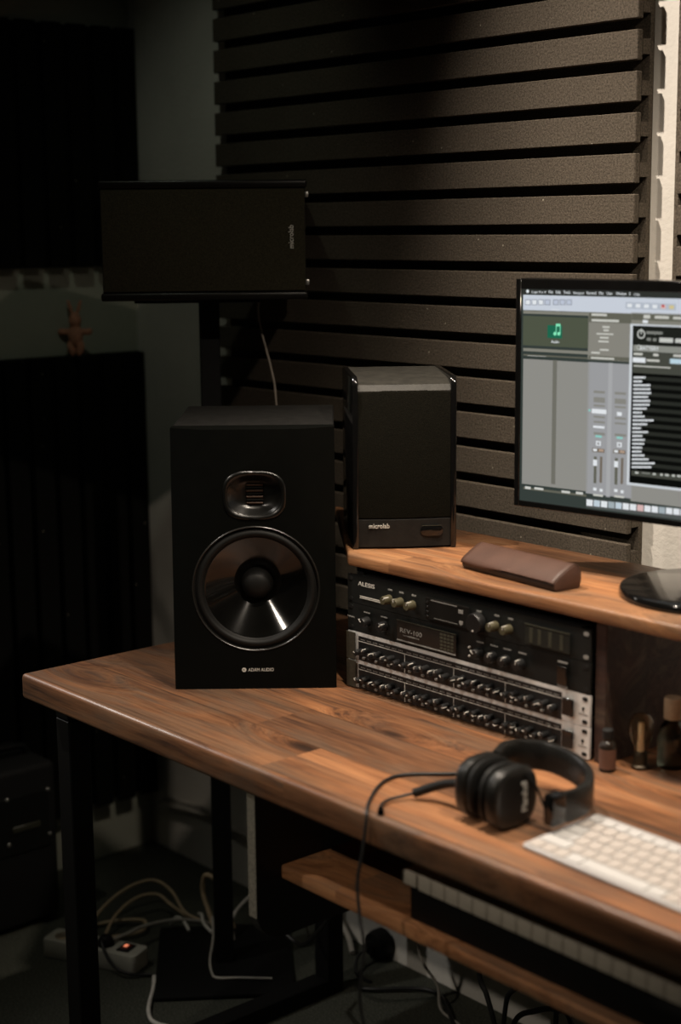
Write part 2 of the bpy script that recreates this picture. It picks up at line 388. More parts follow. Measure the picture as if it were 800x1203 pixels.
def lettering(s, mat, parent, x, z, width, y, name='lettering', height=None, rot=0, thick=.0002):
    """writing on a face that looks toward -Y: left edge x, base line z, given width; lies on plane y"""
    me = text_mesh(s, mat, .01)
    xs = [v.co.x for v in me.vertices]; ys = [v.co.y for v in me.vertices]
    x0, x1 = min(xs), max(xs); y0, y1 = min(ys), max(ys)
    k = width/(x1-x0); kz = k if height is None else height/(y1-y0)
    for v in me.vertices:
        a, b, c = (v.co.x-x0)*k, (v.co.y)*kz, v.co.z/.01*thick
        if rot: a, b = -b, a          # quarter turn, reads upward
        v.co = Vector((a, -c, b))
    return link(name, me, parent, (x, y-thick*.6, z))
UI=[(-0.2953,0.3716,0.278,0.3929,'toolbar',1),(-0.2919,0.3785,-0.2822,0.3865,'btnline',2),(-0.2907,0.3795,-0.2834,0.3855,'white',3),(-0.2807,0.3788,-0.271,0.3867,'btnline',2),(-0.2795,0.3797,-0.2722,0.3858,'white',3),(-0.2696,0.3791,-0.26,0.387,'btnline',2),(-0.2684,0.38,-0.2612,0.386,'white',3),(-0.2585,0.3793,-0.2489,0.3872,'btnline',2),(-0.2573,0.3803,-0.2501,0.3863,'btn',3),(-0.2444,0.3797,-0.2349,0.3875,'btnline',2),(-0.2432,0.3806,-0.2361,0.3866,'btn',3),(-0.2335,0.38,-0.224,0.3878,'btnline',2),(-0.2323,0.3809,-0.2252,0.3868,'btn',3),(-0.2226,0.3802,-0.2132,0.388,'btnline',2),(-0.2215,0.3812,-0.2144,0.3871,'btn',3),(-0.127,0.378,-0.1141,0.3867,'btn2',2),(-0.1244,0.3798,-0.1171,0.3846,'white',3),(-0.114,0.3779,-0.1011,0.3866,'btn2',2),(-0.1114,0.3797,-0.1041,0.3845,'white',3),(-0.101,0.3778,-0.0883,0.3864,'btn2',2),(-0.0985,0.3796,-0.0912,0.3843,'white',3),(-0.0882,0.3777,-0.0755,0.3863,'btn2',2),(-0.0856,0.3794,-0.0784,0.3842,'white',3),(-0.0754,0.3776,-0.0629,0.3861,'btn2',2),(-0.0729,0.3793,-0.0657,0.384,'pink',3),(-0.0628,0.3774,-0.0503,0.386,'btn2',2),(-0.0603,0.3792,-0.0532,0.3839,'yellow',3),(-0.0715,0.3811,-0.0676,0.3847,'red',4),(-0.295,0.3666,-0.1855,0.371,'hdr',1),(-0.2949,0.3219,-0.1845,0.3634,'green',1),(-0.2532,0.3336,-0.2286,0.3516,'icon',2),(-0.2942,0.3135,-0.1844,0.3178,'hdr',1),(-0.2941,0.3071,-0.1842,0.3092,'dk',1),(-0.294,0.1222,-0.1824,0.3025,'list',1),(-0.2433,0.1267,-0.2362,0.303,'divider',2),(-0.2915,0.1144,-0.1838,0.1176,'dk',2),(-0.2882,0.1152,-0.2783,0.119,'textg',3),(-0.2719,0.1161,-0.2564,0.1193,'textg',3),(-0.2253,0.1162,-0.2111,0.1194,'textg',3),(-0.201,0.1168,-0.1893,0.1202,'textg',3),(-0.2868,0.307,-0.2548,0.3075,'textg',2),(-0.1856,0.3066,-0.1158,0.3717,'insp',1),(-0.1849,0.358,-0.1172,0.3711,'dk',2),(-0.1807,0.3668,-0.1563,0.3699,'texth',3),(-0.1805,0.3592,-0.1369,0.3623,'texth',3),(-0.1627,0.3509,-0.1515,0.3533,'texth',3),(-0.1611,0.3464,-0.1528,0.3489,'texth',3),(-0.1722,0.3416,-0.1453,0.3435,'texth',3),(-0.1668,0.3363,-0.1526,0.3386,'texth',3),(-0.169,0.3312,-0.1525,0.3334,'texth',3),(-0.1664,0.3198,-0.1522,0.322,'texth',3),(-0.1799,0.3153,-0.1663,0.3176,'texth',3),(-0.1836,0.3072,-0.1158,0.3123,'dk',2),(-0.1805,0.3081,-0.143,0.3105,'texth',3),(-0.1849,0.1196,-0.1107,0.3032,'strip',1),(-0.1518,0.1179,-0.1454,0.3036,'stripln',2),(-0.1749,0.261,-0.1567,0.2644,'mid',2),(-0.1747,0.2482,-0.1564,0.2554,'mid',2),(-0.1745,0.2424,-0.1563,0.245,'mid',2),(-0.1741,0.2269,-0.1559,0.2295,'mid',2),(-0.174,0.2198,-0.1558,0.2224,'mid',2),(-0.1736,0.203,-0.1553,0.2068,'mid',2),(-0.1774,0.2329,-0.1538,0.239,'white',3),(-0.1746,0.2127,-0.1563,0.2158,'white',3),(-0.1827,0.235,-0.1796,0.238,'cyan',3),(-0.1705,0.1997,-0.1605,0.2028,'cyan',3),(-0.1695,0.1882,-0.1618,0.1947,'white',3),(-0.1676,0.1896,-0.1637,0.1932,'strip',4),(-0.1754,0.179,-0.1555,0.1844,'dk2',2),(-0.1738,0.1802,-0.1677,0.1836,'white',3),(-0.1647,0.1804,-0.1571,0.1837,'tan',3),(-0.1724,0.1352,-0.1678,0.1726,'dk',2),(-0.1626,0.1368,-0.1587,0.1734,'dk2',2),(-0.1735,0.1596,-0.1672,0.1682,'white',3),(-0.1726,0.1248,-0.1672,0.1288,'white',3),(-0.1619,0.1241,-0.1572,0.1283,'white',3),(-0.1724,0.1173,-0.1563,0.1199,'texth',3),(-0.1412,0.2612,-0.1233,0.2646,'mid',2),(-0.1409,0.2485,-0.123,0.2556,'mid',2),(-0.1407,0.2428,-0.1229,0.2454,'mid',2),(-0.1403,0.2274,-0.1224,0.23,'mid',2),(-0.1401,0.2204,-0.1223,0.2229,'mid',2),(-0.1397,0.2038,-0.1218,0.2075,'mid',2),(-0.1368,0.2321,-0.1292,0.2373,'white',3),(-0.1366,0.2005,-0.1269,0.2035,'cyan',3),(-0.1357,0.1891,-0.1281,0.1956,'white',3),(-0.1338,0.1906,-0.13,0.1941,'strip',4),(-0.1414,0.18,-0.1219,0.1854,'dk2',2),(-0.1399,0.1812,-0.1338,0.1845,'white',3),(-0.1309,0.1814,-0.1234,0.1847,'tan',3),(-0.1385,0.1367,-0.1338,0.1736,'dk',2),(-0.1288,0.1383,-0.1249,0.1745,'dk2',2),(-0.1395,0.1608,-0.1333,0.1693,'white',3),(-0.1385,0.1263,-0.1332,0.1304,'white',3),(-0.128,0.1257,-0.1235,0.1298,'white',3),(-0.1383,0.119,-0.1225,0.1216,'texth',3),(-0.1176,0.3561,0.278,0.373,'hdr',1),(-0.1168,0.363,0.278,0.3717,'dk',2),(-0.0988,0.3657,-0.0886,0.3704,'texth',3),(-0.0817,0.366,-0.0604,0.3696,'texth',3),(-0.0542,0.3659,-0.0416,0.3692,'texth',3),(-0.1,0.3594,-0.092,0.3635,'white',3),(-0.1124,0.1163,0.278,0.1408,'list',1),(-0.119,0.1382,0.278,0.3579,'border',3),(-0.1149,0.1418,0.278,0.3556,'black',4),(-0.1142,0.3306,0.278,0.355,'tbar',5),(-0.0939,0.3454,-0.0689,0.3488,'grey',6),(-0.0929,0.3361,-0.0864,0.3401,'grey',6),(-0.0836,0.3358,-0.0778,0.3399,'grey',6),(-0.0737,0.3349,-0.0531,0.3409,'lt',6),(-0.0498,0.3352,-0.0303,0.3406,'lt',6),(-0.1135,0.3212,0.278,0.3299,'hdr2',5),(-0.1133,0.2923,0.278,0.3205,'dkr',5),(-0.1125,0.3162,-0.0987,0.3193,'texth',6),(-0.0823,0.3161,-0.0744,0.3194,'texth',6),(-0.052,0.3166,-0.0366,0.3196,'texth',6),(-0.1138,0.3064,-0.0941,0.313,'white',6),(-0.0921,0.3087,-0.0727,0.3115,'texth',6),(-0.0567,0.3074,-0.0363,0.3138,'bluew',6),(-0.112,0.3009,-0.0556,0.3024,'texth',6),(-0.1127,0.2831,0.278,0.2881,'row',5),(-0.1116,0.2845,-0.1097,0.2872,'white',6),(-0.1092,0.2847,-0.1066,0.2874,'white',6),(-0.1061,0.2848,-0.1039,0.2875,'white',6),(-0.1034,0.285,-0.1008,0.2877,'white',6),(-0.1003,0.2852,-0.0977,0.2879,'white',6),(-0.0972,0.2853,-0.0955,0.288,'white',6),(-0.0951,0.2854,-0.0935,0.2882,'white',6),(-0.1116,0.2793,-0.1085,0.282,'white',6),(-0.108,0.2794,-0.106,0.2822,'white',6),(-0.1055,0.2796,-0.1036,0.2823,'white',6),(-0.1031,0.2798,-0.0998,0.2825,'white',6),(-0.0993,0.2799,-0.0985,0.2827,'white',6),(-0.1127,0.2725,0.278,0.2776,'row',5),(-0.1116,0.274,-0.1085,0.2767,'white',6),(-0.108,0.2742,-0.1056,0.2769,'white',6),(-0.1051,0.2744,-0.1025,0.2771,'white',6),(-0.102,0.2745,-0.1002,0.2773,'white',6),(-0.0997,0.2747,-0.097,0.2774,'white',6),(-0.0965,0.2749,-0.0934,0.2776,'white',6),(-0.0929,0.2751,-0.0905,0.2778,'white',6),(-0.09,0.2753,-0.0871,0.278,'white',6),(-0.0866,0.2754,-0.0855,0.2782,'white',6),(-0.1116,0.2687,-0.1099,0.2714,'white',6),(-0.1094,0.2689,-0.1065,0.2715,'white',6),(-0.106,0.2691,-0.1034,0.2717,'white',6),(-0.1029,0.2692,-0.1008,0.2719,'white',6),(-0.1003,0.2693,-0.0988,0.2721,'white',6),(-0.0983,0.2696,-0.0952,0.2722,'white',6),(-0.0947,0.2697,-0.0923,0.2724,'white',6),(-0.0918,0.2699,-0.089,0.2726,'white',6),(-0.0885,0.2701,-0.0855,0.2728,'white',6),(-0.1127,0.2619,0.278,0.267,'row',5),(-0.1115,0.2635,-0.1087,0.2661,'white',6),(-0.1082,0.2637,-0.105,0.2663,'white',6),(-0.1045,0.2639,-0.1023,0.2666,'white',6),(-0.1018,0.2641,-0.0988,0.2667,'white',6),(-0.0983,0.2642,-0.096,0.2669,'white',6),(-0.0955,0.2645,-0.0923,0.2671,'white',6),(-0.0918,0.2647,-0.0887,0.2673,'white',6),(-0.0882,0.2648,-0.0865,0.2676,'white',6),(-0.086,0.265,-0.0843,0.2677,'white',6),(-0.1115,0.2581,-0.1096,0.2608,'white',6),(-0.1091,0.2583,-0.1058,0.261,'white',6),(-0.1053,0.2585,-0.103,0.2612,'white',6),(-0.1025,0.2587,-0.0998,0.2614,'white',6),(-0.0993,0.2589,-0.0973,0.2616,'white',6),(-0.0968,0.2591,-0.0943,0.2618,'white',6),(-0.0938,0.2593,-0.0916,0.262,'white',6),(-0.0911,0.2594,-0.089,0.2621,'white',6),(-0.0885,0.2595,-0.0883,0.2623,'white',6),(-0.1126,0.2513,0.278,0.2564,'row',5),(-0.1115,0.2529,-0.1089,0.2555,'white',6),(-0.1084,0.2531,-0.1052,0.2557,'white',6),(-0.1047,0.2533,-0.102,0.256,'white',6),(-0.1015,0.2536,-0.0983,0.2562,'white',6),(-0.0978,0.2538,-0.0947,0.2564,'white',6),(-0.0942,0.254,-0.0909,0.2567,'white',6),(-0.0904,0.2543,-0.0877,0.2569,'white',6),(-0.0872,0.2544,-0.0854,0.2571,'white',6),(-0.1115,0.2476,-0.1084,0.2502,'white',6),(-0.1079,0.2478,-0.1046,0.2505,'white',6),(-0.1041,0.2481,-0.1009,0.2507,'white',6),(-0.1004,0.2483,-0.0979,0.251,'white',6),(-0.0974,0.2485,-0.0946,0.2512,'white',6),(-0.0941,0.2487,-0.0922,0.2514,'white',6),(-0.0917,0.2489,-0.0887,0.2516,'white',6),(-0.0882,0.2491,-0.0861,0.2518,'white',6),(-0.1126,0.2407,0.278,0.2458,'row',5),(-0.1115,0.2422,-0.1094,0.2449,'white',6),(-0.1089,0.2424,-0.1073,0.2451,'white',6),(-0.1068,0.2426,-0.1037,0.2453,'white',6),(-0.1032,0.2429,-0.0999,0.2455,'white',6),(-0.0994,0.243,-0.0977,0.2458,'white',6),(-0.0972,0.2433,-0.0942,0.2459,'white',6),(-0.0937,0.2435,-0.0914,0.2461,'white',6),(-0.091,0.2435,-0.0904,0.2463,'white',6),(-0.1115,0.2369,-0.1094,0.2396,'white',6),(-0.1089,0.2371,-0.106,0.2398,'white',6),(-0.1054,0.2374,-0.1023,0.24,'white',6),(-0.1018,0.2376,-0.1002,0.2403,'white',6),(-0.0997,0.2377,-0.0976,0.2404,'white',6),(-0.1126,0.2301,0.278,0.2352,'row',5),(-0.1114,0.2316,-0.1098,0.2343,'white',6),(-0.1093,0.2318,-0.1065,0.2345,'white',6),(-0.106,0.232,-0.1038,0.2347,'white',6),(-0.1033,0.2323,-0.1002,0.2349,'white',6),(-0.0997,0.2325,-0.0964,0.2351,'white',6),(-0.0959,0.2327,-0.0935,0.2354,'white',6),(-0.1114,0.2264,-0.1081,0.229,'white',6),(-0.1076,0.2266,-0.1055,0.2293,'white',6),(-0.105,0.2267,-0.1033,0.2295,'white',6),(-0.1028,0.227,-0.1002,0.2296,'white',6),(-0.0997,0.2271,-0.0981,0.2299,'white',6),(-0.0976,0.2273,-0.0957,0.23,'white',6),(-0.0952,0.2275,-0.0929,0.2302,'white',6),(-0.0924,0.2277,-0.0898,0.2304,'white',6),(-0.0893,0.2279,-0.0875,0.2306,'white',6),(-0.087,0.228,-0.0854,0.2308,'white',6),(-0.0849,0.2283,-0.0819,0.2309,'white',6),(-0.0814,0.2285,-0.0795,0.2312,'white',6),(-0.1125,0.2194,0.278,0.2245,'row',5),(-0.1114,0.221,-0.1081,0.2237,'white',6),(-0.1076,0.2213,-0.1044,0.2239,'white',6),(-0.1039,0.2215,-0.1017,0.2242,'white',6),(-0.1012,0.2217,-0.0989,0.2244,'white',6),(-0.0984,0.222,-0.0959,0.2246,'white',6),(-0.0954,0.2222,-0.0927,0.2249,'white',6),(-0.0922,0.2224,-0.0896,0.2251,'white',6),(-0.0891,0.2225,-0.0888,0.2253,'white',6),(-0.1114,0.2157,-0.1087,0.2183,'white',6),(-0.1082,0.216,-0.105,0.2186,'white',6),(-0.1045,0.2162,-0.102,0.2189,'white',6),(-0.1015,0.2164,-0.0992,0.2191,'white',6),(-0.0987,0.2165,-0.0982,0.2193,'white',6),(-0.1125,0.2088,0.278,0.2139,'row',5),(-0.1114,0.2103,-0.1094,0.213,'white',6),(-0.1089,0.2105,-0.1068,0.2132,'white',6),(-0.1063,0.2108,-0.103,0.2134,'white',6),(-0.1025,0.211,-0.1,0.2137,'white',6),(-0.0995,0.2113,-0.097,0.2139,'white',6),(-0.0965,0.2114,-0.0949,0.2142,'white',6),(-0.0944,0.2116,-0.0922,0.2143,'white',6),(-0.0917,0.2119,-0.0891,0.2145,'white',6),(-0.0886,0.212,-0.0873,0.2148,'white',6),(-0.1114,0.205,-0.1087,0.2077,'white',6),(-0.1082,0.2053,-0.1055,0.2079,'white',6),(-0.105,0.2054,-0.1033,0.2082,'white',6),(-0.1028,0.2057,-0.1002,0.2083,'white',6),(-0.0997,0.2059,-0.0973,0.2086,'white',6),(-0.0968,0.206,-0.096,0.2088,'white',6),(-0.1125,0.1981,0.278,0.2032,'row',5),(-0.1113,0.1996,-0.1092,0.2023,'white',6),(-0.1086,0.1999,-0.1058,0.2025,'white',6),(-0.1053,0.2002,-0.1024,0.2028,'white',6),(-0.1019,0.2003,-0.1004,0.2031,'white',6),(-0.0999,0.2005,-0.0982,0.2033,'white',6),(-0.0977,0.2008,-0.095,0.2034,'white',6),(-0.0945,0.201,-0.0923,0.2037,'white',6),(-0.1113,0.1943,-0.1093,0.197,'white',6),(-0.1088,0.1945,-0.1064,0.1972,'white',6),(-0.1059,0.1948,-0.1033,0.1974,'white',6),(-0.1028,0.195,-0.1007,0.1977,'white',6),(-0.1002,0.1952,-0.098,0.1979,'white',6),(-0.0975,0.1954,-0.0954,0.1981,'white',6),(-0.0949,0.1956,-0.093,0.1983,'white',6),(-0.1124,0.1874,0.278,0.1925,'row',5),(-0.1113,0.189,-0.1087,0.1916,'white',6),(-0.1082,0.1892,-0.1061,0.1919,'white',6),(-0.1056,0.1894,-0.1033,0.1921,'white',6),(-0.1028,0.1897,-0.0999,0.1923,'white',6),(-0.0994,0.1899,-0.0978,0.1926,'white',6),(-0.0973,0.1901,-0.0959,0.1928,'white',6),(-0.1113,0.1836,-0.1084,0.1863,'white',6),(-0.1079,0.1839,-0.1058,0.1866,'white',6),(-0.1053,0.1841,-0.1033,0.1868,'white',6),(-0.1028,0.1844,-0.0998,0.187,'white',6),(-0.0993,0.1846,-0.0974,0.1873,'white',6),(-0.0969,0.1847,-0.0966,0.1875,'white',6),(-0.1124,0.1766,0.278,0.1818,'row',5),(-0.1113,0.1782,-0.1089,0.1809,'white',6),(-0.1084,0.1785,-0.1056,0.1812,'white',6),(-0.1051,0.1787,-0.1034,0.1815,'white',6),(-0.1029,0.179,-0.1007,0.1816,'white',6),(-0.1002,0.1792,-0.0981,0.1819,'white',6),(-0.0976,0.1795,-0.0946,0.1821,'white',6),(-0.0941,0.1797,-0.0922,0.1824,'white',6),(-0.1112,0.1729,-0.1081,0.1755,'white',6),(-0.1076,0.1731,-0.1058,0.1759,'white',6),(-0.1053,0.1734,-0.1031,0.1761,'white',6),(-0.1026,0.1737,-0.0999,0.1763,'white',6),(-0.0994,0.174,-0.0962,0.1766,'white',6),(-0.0957,0.1743,-0.0934,0.1769,'white',6),(-0.0929,0.1745,-0.091,0.1772,'white',6),(-0.0905,0.1747,-0.0887,0.1774,'white',6),(-0.0882,0.175,-0.0857,0.1776,'white',6),(-0.1124,0.1659,0.278,0.171,'row',5),(-0.1112,0.1674,-0.1093,0.1702,'white',6),(-0.1088,0.1678,-0.1058,0.1704,'white',6),(-0.1053,0.1681,-0.1022,0.1707,'white',6),(-0.1017,0.1683,-0.0999,0.171,'white',6),(-0.0994,0.1686,-0.0973,0.1713,'white',6),(-0.0968,0.1689,-0.0938,0.1715,'white',6),(-0.0933,0.1692,-0.0906,0.1718,'white',6),(-0.0901,0.1695,-0.0871,0.1721,'white',6),(-0.0866,0.1697,-0.0845,0.1724,'white',6),(-0.084,0.17,-0.0822,0.1727,'white',6),(-0.0817,0.1702,-0.0797,0.1729,'white',6),(-0.0792,0.1705,-0.0763,0.1731,'white',6),(-0.0758,0.1706,-0.0756,0.1734,'white',6),(-0.1112,0.1621,-0.109,0.1648,'white',6),(-0.1085,0.1624,-0.1062,0.165,'white',6),(-0.1057,0.1626,-0.1034,0.1653,'white',6),(-0.1029,0.1629,-0.1006,0.1656,'white',6),(-0.1001,0.1632,-0.0969,0.1658,'white',6),(-0.0964,0.1635,-0.0946,0.1662,'white',6),(-0.0941,0.1637,-0.0925,0.1664,'white',6),(-0.092,0.164,-0.0888,0.1666,'white',6),(-0.0883,0.1643,-0.0852,0.1669,'white',6),(-0.0847,0.1647,-0.0814,0.1673,'white',6),(-0.0809,0.1648,-0.0806,0.1676,'white',6),(-0.1118,0.1519,0.278,0.159,'dkr',5),(-0.1059,0.1551,-0.1007,0.1578,'lt',6),(-0.0956,0.1562,-0.0825,0.1581,'grey',6),(-0.0782,0.1558,-0.0738,0.1585,'lt',6),(-0.0667,0.156,-0.0631,0.1588,'lt',6),(-0.0596,0.1564,-0.0538,0.159,'lt',6),(-0.049,0.1565,-0.0446,0.1593,'lt',6),(-0.0412,0.1569,-0.0355,0.1595,'lt',6),(-0.1838,0.0995,0.2,0.1131,'dock',5),(-0.183,0.1023,-0.1728,0.1112,'white',6),(-0.1711,0.1026,-0.1609,0.1114,'ic2',6),(-0.1592,0.1029,-0.1491,0.1116,'white',6),(-0.1475,0.1031,-0.1375,0.1119,'ic3',6),(-0.1358,0.1034,-0.1259,0.1121,'ic2',6),(-0.1242,0.1036,-0.1143,0.1123,'white',6),(-0.1127,0.1039,-0.1029,0.1125,'white',6),(-0.1013,0.1041,-0.0915,0.1127,'icr',6),(-0.09,0.1044,-0.0803,0.1129,'white',6),(-0.0787,0.1046,-0.069,0.1132,'white',6),(-0.0675,0.1048,-0.0579,0.1134,'ic3',6),(-0.0564,0.1051,-0.0469,0.1136,'white',6),(-0.0454,0.1053,-0.0359,0.1138,'white',6),(-0.0344,0.1056,-0.025,0.114,'white',6),(-0.0235,0.1058,-0.0142,0.1142,'ic2',6),(-0.0127,0.106,-0.0034,0.1144,'white',6)]
UT=[('Logic Pro X',-0.2801,0.397,0.0246,'white'),('File',-0.2512,0.4365,0.0067,'white'),('Edit',-0.2391,0.4366,0.0078,'white'),('Track',-0.2267,0.4367,0.0115,'white'),('Navigate',-0.2105,0.4369,0.0174,'white'),('Record',-0.1885,0.437,0.0149,'white'),('Mix',-0.1689,0.4371,0.0072,'white'),('View',-0.157,0.4372,0.0093,'white'),('Window',-0.1423,0.4374,0.0165,'white'),('1',-0.1211,0.4374,0.0011,'white'),('Help',-0.1139,0.4376,0.0089,'white'),('Library',-0.2464,0.4366,0.0128,'white'),('Audio',-0.2462,0.4366,0.0134,'white'),('BATTERY',-0.1025,0.4378,0.0286,'white'),('Simple',-0.093,0.4378,0.0213,'grey')]
CAMM = Matrix([[0.657305, -0.127645, 0.742736, 2.187404], [0.753568, 0.123451, -0.645674, -1.215949], [-0.009274, 0.984107, 0.177334, 1.45], [0, 0, 0, 1]])
WORLD = .003
EXPO = 0.0
def LIGHTS():
    spot('unseen_ceiling_spot', (.25, .10, 2.42), (1.10, .60, 1.10), 104, (1, .87, .74), 84, 1, .02)
    spot('unseen_ceiling_spot', (1.00, .05, 2.42), (.90, .28, .75), 76, (1, .86, .70), 86, .9, .02)
    spot('unseen_ceiling_spot', (1.75, .10, 2.42), (.80, .30, .85), 62, (1, .86, .70), 80, .9, .02)
    spot('unseen_ceiling_spot', (-.45, -.95, 2.42), (.30, -.05, .75), 46, (1, .94, .86), 44, .9, .02)
    spot('unseen_ceiling_spot', (.55, -2.00, 2.42), (.62, .0, .70), 52, (1, .88, .74), 36, .9, .02)
    spot('unseen_ceiling_spot', (.12, .12, 2.42), (-.66, .80, 1.05), 3.6, (.92, 1, .80), 62, .9, .02)  # added unseen lamp: stands in for the first spot's spill on the left wall
    spot('unseen_ceiling_spot', (-.40, -.45, 2.42), (-.42, .38, .0), 9, (1, .95, .80), 26, .9, .02)  # added unseen lamp that lifts the power strip and cables on the floor
    spot('added_rim_spot', (-.74, -.15, 1.30), (.30, -.01, .74), 16, (1, .95, .90), 50, .9, .07)  # unseen lamp added to draw the highlight along the desk's front rim
# ================================================================== the setting
WY, WX = .80, -.83                     # back wall and left wall
o = MB().box(-.95, 3.6, -3.2, .92, -.06, 0).build('floor', M['carpet'], None, 0); struct(o)
o = MB().box(-.95, 3.6, WY, WY+.12, 0, 2.75).build('wall_back', M['wall'], None, 0); struct(o)
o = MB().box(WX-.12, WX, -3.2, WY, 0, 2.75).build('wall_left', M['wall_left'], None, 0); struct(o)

def slat_panel(name, label, n, pitch, length, loc, frame, mat, edge=False):
    """grooved foam: a thin base sheet carrying T-shaped slats (cap on a narrower stem)"""
    mb = MB()
    # local: slats run along X, stacked along Z, face toward -Y, base sheet at y = .03 .. .04
    mb.box(0, length, .030, .040, 0, n*pitch)
    for i in range(n):
        z = i*pitch
        mb.box(0, length, .012, .030, z+.018, z+.040)
        mb.box(0, length, 0, .012, z+.0085, z+.0535, .0012, 1)
    if edge: mb.box(-.007, .0, .002, .040, 0, n*pitch)
    o = mb.build(name, mat, None, 0)
    o.matrix_world = Matrix.Translation(loc) @ frame
    return tag(o, label, 'acoustic panel', None)

P_ = .0615
I4 = Matrix.Identity(4)
slat_panel('acoustic_foam_panel', 'large charcoal foam panel of horizontal slats on the wall behind the speakers', 24, P_, 1.08, (-.465, .7595, .645), I4, M['foam'])
slat_panel('acoustic_foam_panel', 'sliver of a second slatted foam panel at the right edge above the monitor', 16, P_, 1.0, (.696, .7595, 1.18), I4, M['foam'], True)
# vertical slats on the left wall: local X (slat direction) -> world Z, local -Y (face) -> world +X
FL = Matrix(((0, -1, 0, 0), (0, 0, 1, 0), (1, 0, 0, 0), (0, 0, 0, 1)))
FL = Matrix(((0, -1, 0, 0), (0, 0, -1, 0), (1, 0, 0, 0), (0, 0, 0, 1)))
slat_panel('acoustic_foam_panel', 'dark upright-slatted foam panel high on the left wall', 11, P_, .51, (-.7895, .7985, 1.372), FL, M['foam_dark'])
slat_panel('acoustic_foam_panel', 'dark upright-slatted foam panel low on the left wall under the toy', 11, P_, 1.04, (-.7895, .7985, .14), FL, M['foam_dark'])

# ------------------------------------------------------------------ plush bunny on the lower panel
mb = MB()
mb.ball((0, 0, .045), (.0165, .014, .026)); mb.ball((0, -.001, .078), (.0135, .013, .018))
for s in (-1, 1):
    mb.ball((s*.010, -.002, .016), (.0085, .009, .018), rot=Euler((0, s*.22, 0)))
    mb.ball((s*.023, -.002, .053), (.014, .007, .007), rot=Euler((0, s*.15, 0)))
    mb.ball((s*.031, -.002, .054), (.007, .007, .0075))
    mb.ball((s*.0095, 0, .106), (.0042, .0042, .019), rot=Euler((0, s*.30, 0)))
bun = mb.build('plush_bunny', M['plush'], None, 60)
md = bun.modifiers.new('r', 'REMESH'); md.mode = 'VOXEL'; md.voxel_size = .0018
md = bun.modifiers.new('s', 'SMOOTH'); md.iterations = 3
bpy.context.view_layer.update()
me = bpy.data.meshes.new_from_object(bun.evaluated_get(bpy.context.evaluated_depsgraph_get()))
bun.modifiers.clear(); me.shade_smooth(); bun.data = me
bun.location = (-.806, .622, 1.179); bun.rotation_euler = (0, 0, R(49))
tag(bun, 'small pink plush rabbit standing on top of the low foam panel', 'toy')

# ================================================================== desk
desk = thing('desk', 'long dark-stained wooden desk on black square steel legs', 'desk', (0, 0, 0))
DZ, DD, DL = .75, .64, 2.06
mb = MB().box(0, DL, 0, DD, .708, DZ, .007, 3)
mb.build('desktop', M['desk_wood'], desk, 40)
for x in (.01, DL-.05):
    for y in (.055, .60):
        MB().box(x, x+.04, y, y+.04, 0 if y < .1 else 0, .668, .002, 1).build('leg', M['steel'], desk, 0)
    MB().box(x, x+.04, .055, .64, .668, .708, .002, 1).build('top_rail', M['steel'], desk, 0)
    MB().box(x, x+.04, .095, .60, 0, .035, .002, 1).build('bottom_rail', M['steel'], desk, 0)
# bracket board with rounded lower corners carrying the keyboard shelf
def rrect(x0, x1, y0, y1, rads, n=8):
    """rounded rectangle, corner radii in order (x0,y0),(x1,y0),(x1,y1),(x0,y1)"""
    P = []
    for (cx, cy, a0), r in zip(((x0, y0, 180), (x1, y0, 270), (x1, y1, 0), (x0, y1, 90)), rads):
        sx = 1 if cx == x0 else -1; sy = 1 if cy == y0 else -1
        if r <= 0: P.append((cx, cy)); continue
        for i in range(n+1):
            a = R(a0+90*i/n); P.append((cx+sx*r+r*math.cos(a), cy+sy*r+r*math.sin(a)))
    return P
YZ = Matrix(((0, 0, 1, 0), (1, 0, 0, 0), (0, 1, 0, 0), (0, 0, 0, 1)))     # prism (y,z) profile extruded along X
for x in (.582, 1.86):
    poly = rrect(.008, .42, .492, .708, (.045, .045, 0, 0))
    b = MB().prism(poly, x, x+.018, T=YZ).build('shelf_bracket', M['rack_body'], desk, 40)
    e = MB().prism([(p[0]-.0006, p[1]) for p in rrect(.008, .0081, .53, .706, (0, 0, 0, 0))], x+.0005, x+.0175, T=YZ)
    e.build('bracket_edge', M['mdf'], b, 0)
mb = MB().box(.600, 1.86, .05, .42, .577, .597, .003, 2)
mb.build('keyboard_shelf', M['shelf_wood'], desk, 40)

# ------------------------------------------------------------------ piano-style keyboard on the pull-out shelf
pk = thing('piano_keyboard', 'black piano-style keyboard with pale keys on the shelf below the desktop', 'musical keyboard', (.842, .05, .597))
MB().box(0, .86, .012, .26, 0, .052, .004, 2).box(0, .86, .150, .26, .050, .086, .004, 2).build('body', M['piano_body'], pk, 40)
MB().box(0, .026, -.002, .15, .052, .070, .002, 2).build('end_cheek', M['ivory'], pk, 40)
kme = MB().box(0, .0226, 0, .15, .050, .070, .0012, 2).mesh('white_key', M['ivory'])
bme = MB().box(0, .011, .052, .15, .0705, .080, .0015, 2).mesh('black_key', M['rack_black'])
for i in range(34):
    link('white_key', kme, pk, (.0272+i*.0235, 0, 0))
    if i % 7 not in (2, 6) and i < 33: link('black_key', bme, pk, (.0272+i*.0235+.018, 0, 0))

# ================================================================== shelf on the desk with the rack
riser = thing('desk_shelf', 'raised wooden shelf on the desk carrying the small speaker and monitor', 'shelf', (0, 0, DZ))
ZS = .962-DZ
poly = [(.416, .338), (2.0, .338), (2.0, .597), (.087, .597), (.10, .587)]
MB().prism(poly, ZS-.020, ZS, bev=.0045, seg=3).build('shelf_board', M['shelf_wood'], riser, 40)
for x in (.898, 1.93):
    MB().box(x, x+.018, .346, .590, 0, ZS-.020, .001, 1).build('support', M['red_wood'], riser, 0)
MB().box(.411, .427, .36, .590, 0, ZS-.020, .001, 1).build('support', M['rack_body'], riser, 0)

